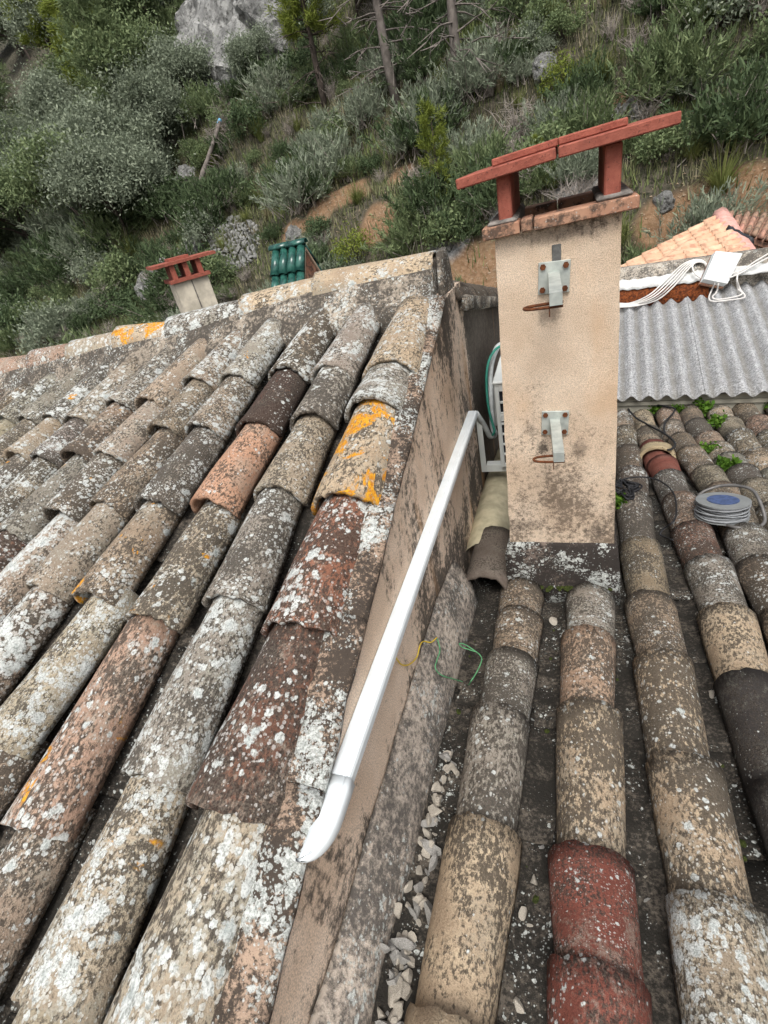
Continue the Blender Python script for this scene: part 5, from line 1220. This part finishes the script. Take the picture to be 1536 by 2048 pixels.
for px, py, s, lab in [(1093, 140, .42, 'pale grey boulder in the shrubs above the chimney cap'), (900, 485, .38, 'grey boulder above the earth bank left of the chimney'), (590, 475, .40, 'long grey boulder above the green tiled chimney'), (345, 545, .75, 'grey outcrop left of the small red capped chimney'), (385, 500, .6, 'pale outcrop above the small red capped chimney'), (290, 590, .5, 'low grey rock among the left bushes'), (565, 345, .4, 'pale rock left of the pale grass tussock'), (375, 355, .55, 'grey rock at the foot of the leaning dead trunk'),
        (455, 50, 2.6, 'tall grey limestone crag at the top left'), (500, 130, 1.9, 'broken grey crag below the tallest one'), (420, 130, 1.8, 'grey crag left of the broken one'), (545, 60, 1.7, 'grey crag at the right end of the cliff'), (450, 190, 1.2, 'low grey crag at the foot of the cliff'), (390, 60, 1.6, 'grey crag at the left end of the cliff'), (60, 540, .5, 'rock beside the agave'), (1325, 405, .25, 'small rock above the orange roof'), (1000, 440, .3, 'rock behind the chimney crown')]:
    p = PT(px, py); o = link('boulder', rng.choice(BO)); o.location = [float(c) for c in p]; o.scale = (s*1.2, s, s*1.1); o.rotation_euler = (rng.gauss(0, .3), rng.gauss(0, .3), rng.uniform(0, 6)); tag(o, lab, 'rock')
WSTONES = [stone_mesh(40+k, plain('wall_stone', (.21, .21, .20), .95, .35, 9, .6) if k == 0 else bpy.data.materials['wall_stone'], .75) for k in range(5)]
def dry_wall(x0, x1, y0, y1, n, lab, r0):
    """stones packed on a patch of the slope"""
    p0 = PT((x0+x1)/2, y1); o = thing('dry_stone_wall', lab, 'stone wall', p0); k = 0
    nxs = max(3, int(math.sqrt(n*(x1-x0)/(y1-y0)))); nys = max(3, n//nxs)
    for j in range(nys):
        for i in range(nxs):
            px = x0+(x1-x0)*(i+.5*(j % 2)+rng.uniform(-.2, .2))/nxs; py = y0+(y1-y0)*(j+rng.uniform(-.2, .2))/nys - .25*(px-(x0+x1)/2)
            if ((px-(x0+x1)/2)/((x1-x0)/2))**2+((py+.25*(px-(x0+x1)/2)-(y0+y1)/2)/((y1-y0)/2))**2 > 1.05: continue
            p = PT(px, py); s = link('stone', rng.choice(WSTONES), o); s.location = (float(p[0]-p0[0]), float(p[1]-p0[1])-.05, float(p[2]-p0[2])+.05); q = r0*rng.uniform(.75, 1.25); s.scale = (q*1.1, q*1.1, q*1.5); s.rotation_euler = (rng.gauss(0, .5), rng.gauss(0, .5), rng.uniform(0, 6))
dry_wall(415, 520, 440, 545, 210, 'patch of dry stone wall of small grey stones above the ridge', .125)
dry_wall(1222, 1300, 203, 250, 46, 'heap of grey stones just above the chimney cap', .115)
# ---- shrubs, tussocks and dry brush over the slope
kinds = [('mastic_shrub', SH_DARK, 'dark green shrub', 150, (.6, 1.7)), ('broom_shrub', SH_MID, 'mid green shrub', 150, (.6, 1.6)), ('olive_shrub', SH_OLV, 'grey olive shrub', 130, (.6, 1.7)), ('grass_tussock', TUSS, 'green grass tussock', 140, (.7, 1.4)), ('grass_tussock', TUSD, 'straw coloured grass tuft', 120, (.7, 1.4)), ('dry_shrub', DRY, 'leafless grey twiggy shrub', 230, (.7, 1.7))]
for nm, protos, lab, n, (s0, s1) in kinds:
    k = 0
    while k < n:
        x = rng.uniform(-34, 8); d_ = rng.uniform(.2, 24); y = (D0+d_-x*math.sin(HA))/math.cos(HA); z = HT(x, y); q = px_of((x, y, z+.3))
        if not (-120 < q[0] < 1660 and -130 < q[1] < 740): continue
        if blob(SO, x, y, z) > .25 and rng.random() < .94: continue
        if blob(RO[:3], x, y, z) > .2 and rng.random() < .85: continue
        if rng.random() > (1.0 if q[2] < 22 else .6): continue
        t_ = rng.random()**1.5; s = s0+(s1-s0)*t_; size = 'small' if t_ < .15 else ('large' if t_ > .6 else 'middling')
        wh = where(q[0], q[1]); sz_ = rng.uniform(.75, 1.2); fm = 'squat ' if sz_ < .9 else ('upright ' if sz_ > 1.05 else ''); put_plant(nm, rng.choice(protos), (x, y, z), s*(1.2 if q[0] < 430 else 1.0), f'{size} {fm}{lab} {wh}', 'grass tussock' if 'tuss' in nm else 'shrub', f'{size} {fm}{lab}s {wh}', sz=sz_); k += 1
k = 0
while k < 26:                                    # the wood on the upper left
    px, py = rng.uniform(-60, 560), rng.uniform(-60, 520)
    if (px > 330 and py > 260) or (360 < px < 640 and py < 330): continue
    p = PT(px, py)
    if p is None: continue
    t_ = rng.choice(['olive_tree', 'olive_tree', 'green_tree', 'pine_tree']); pr_ = rng.choice({'olive_tree': TREE_O, 'green_tree': TREE_D, 'pine_tree': PINE_L}[t_]); s = rng.uniform(.7, 1.15)*(.8 if t_ == 'pine_tree' else 1); wh = where(px, py-60); kd = t_.replace('_', ' ')
    put_plant(t_, pr_, p, s, f'{"tall" if s > .9 else "low"} {kd} {wh}', 'tree', f'{"tall" if s > .9 else "low"} {kd}s {wh}'); k += 1
# ---- undergrowth nobody could count
V_ = []; F_ = []; n = 150000
xs_ = nr.uniform(-32, 9, n); ds_ = nr.uniform(.1, 24, n); keep = []
for x, d_ in zip(xs_, ds_):
    y = (D0+d_-x*math.sin(HA))/math.cos(HA); q = px_of((x, y, -4.6+.8*d_))
    if -120 < q[0] < 1660 and -120 < q[1] < 800: keep.append((x, y))
for (x, y) in keep:
    z = HT(x, y)
    if rng.random() < .9 and blob(SO, x, y, z) > .35: continue
    L = rng.uniform(.14, .48); a = rng.uniform(0, 6.28); b = rng.uniform(.1, .8); dx, dy = math.cos(a)*b*L, math.sin(a)*b*L; w_ = rng.uniform(.010, .024); i0 = len(V_)
    V_ += [(x-math.sin(a)*w_, y+math.cos(a)*w_, z-.02), (x+math.sin(a)*w_, y-math.cos(a)*w_, z-.02), (x+dx, y+dy, z+L)]; F_.append((i0, i0+1, i0+2))
g = G('undergrowth'); r_ = g.n('NewGeometry').outputs['Random Per Island']; v = g.obj(False); c = g.mix(r_, (.08, .10, .035), (.28, .24, .165)); c = g.mix(g.mr(g.noise(v, .5, 3), .4, .6), c, g.mix(r_, (.05, .08, .022), (.19, .22, .08))); g.col(c)
tag(link('undergrowth', np_mesh('undergrowth', V_, F_, g.m)), 'low dry and green grass covering the hillside', 'undergrowth', kind='stuff')
m = MB()
for k in range(1500):
    p, r = rng.choice(SO); x, y = p[0]+rng.gauss(0, r*.6), p[1]+rng.gauss(0, r*.6); z = HT(x, y); s = rng.choice([.02, .03, .04, .06]); a = rng.uniform(0, 6)
    V = [(x+s*math.cos(a+t)*(1 if q % 2 else .7), y+s*math.sin(a+t), z-.1*blob(SO, x, y, z)-.01) for q, t in enumerate((0, 1.6, 3.1, 4.7))]+[(x+s*.2, y, z+s*.3-.1*blob(SO, x, y, z))]
    m.add(V, [(0, 1, 4), (1, 2, 4), (2, 3, 4), (3, 0, 4)])
tag(m.build('gravel', plain('earthy_gravel', (.30, .23, .16), .95, .35, 9), None), 'loose pale gravel strewn over the bare earth banks', 'gravel', kind='stuff')
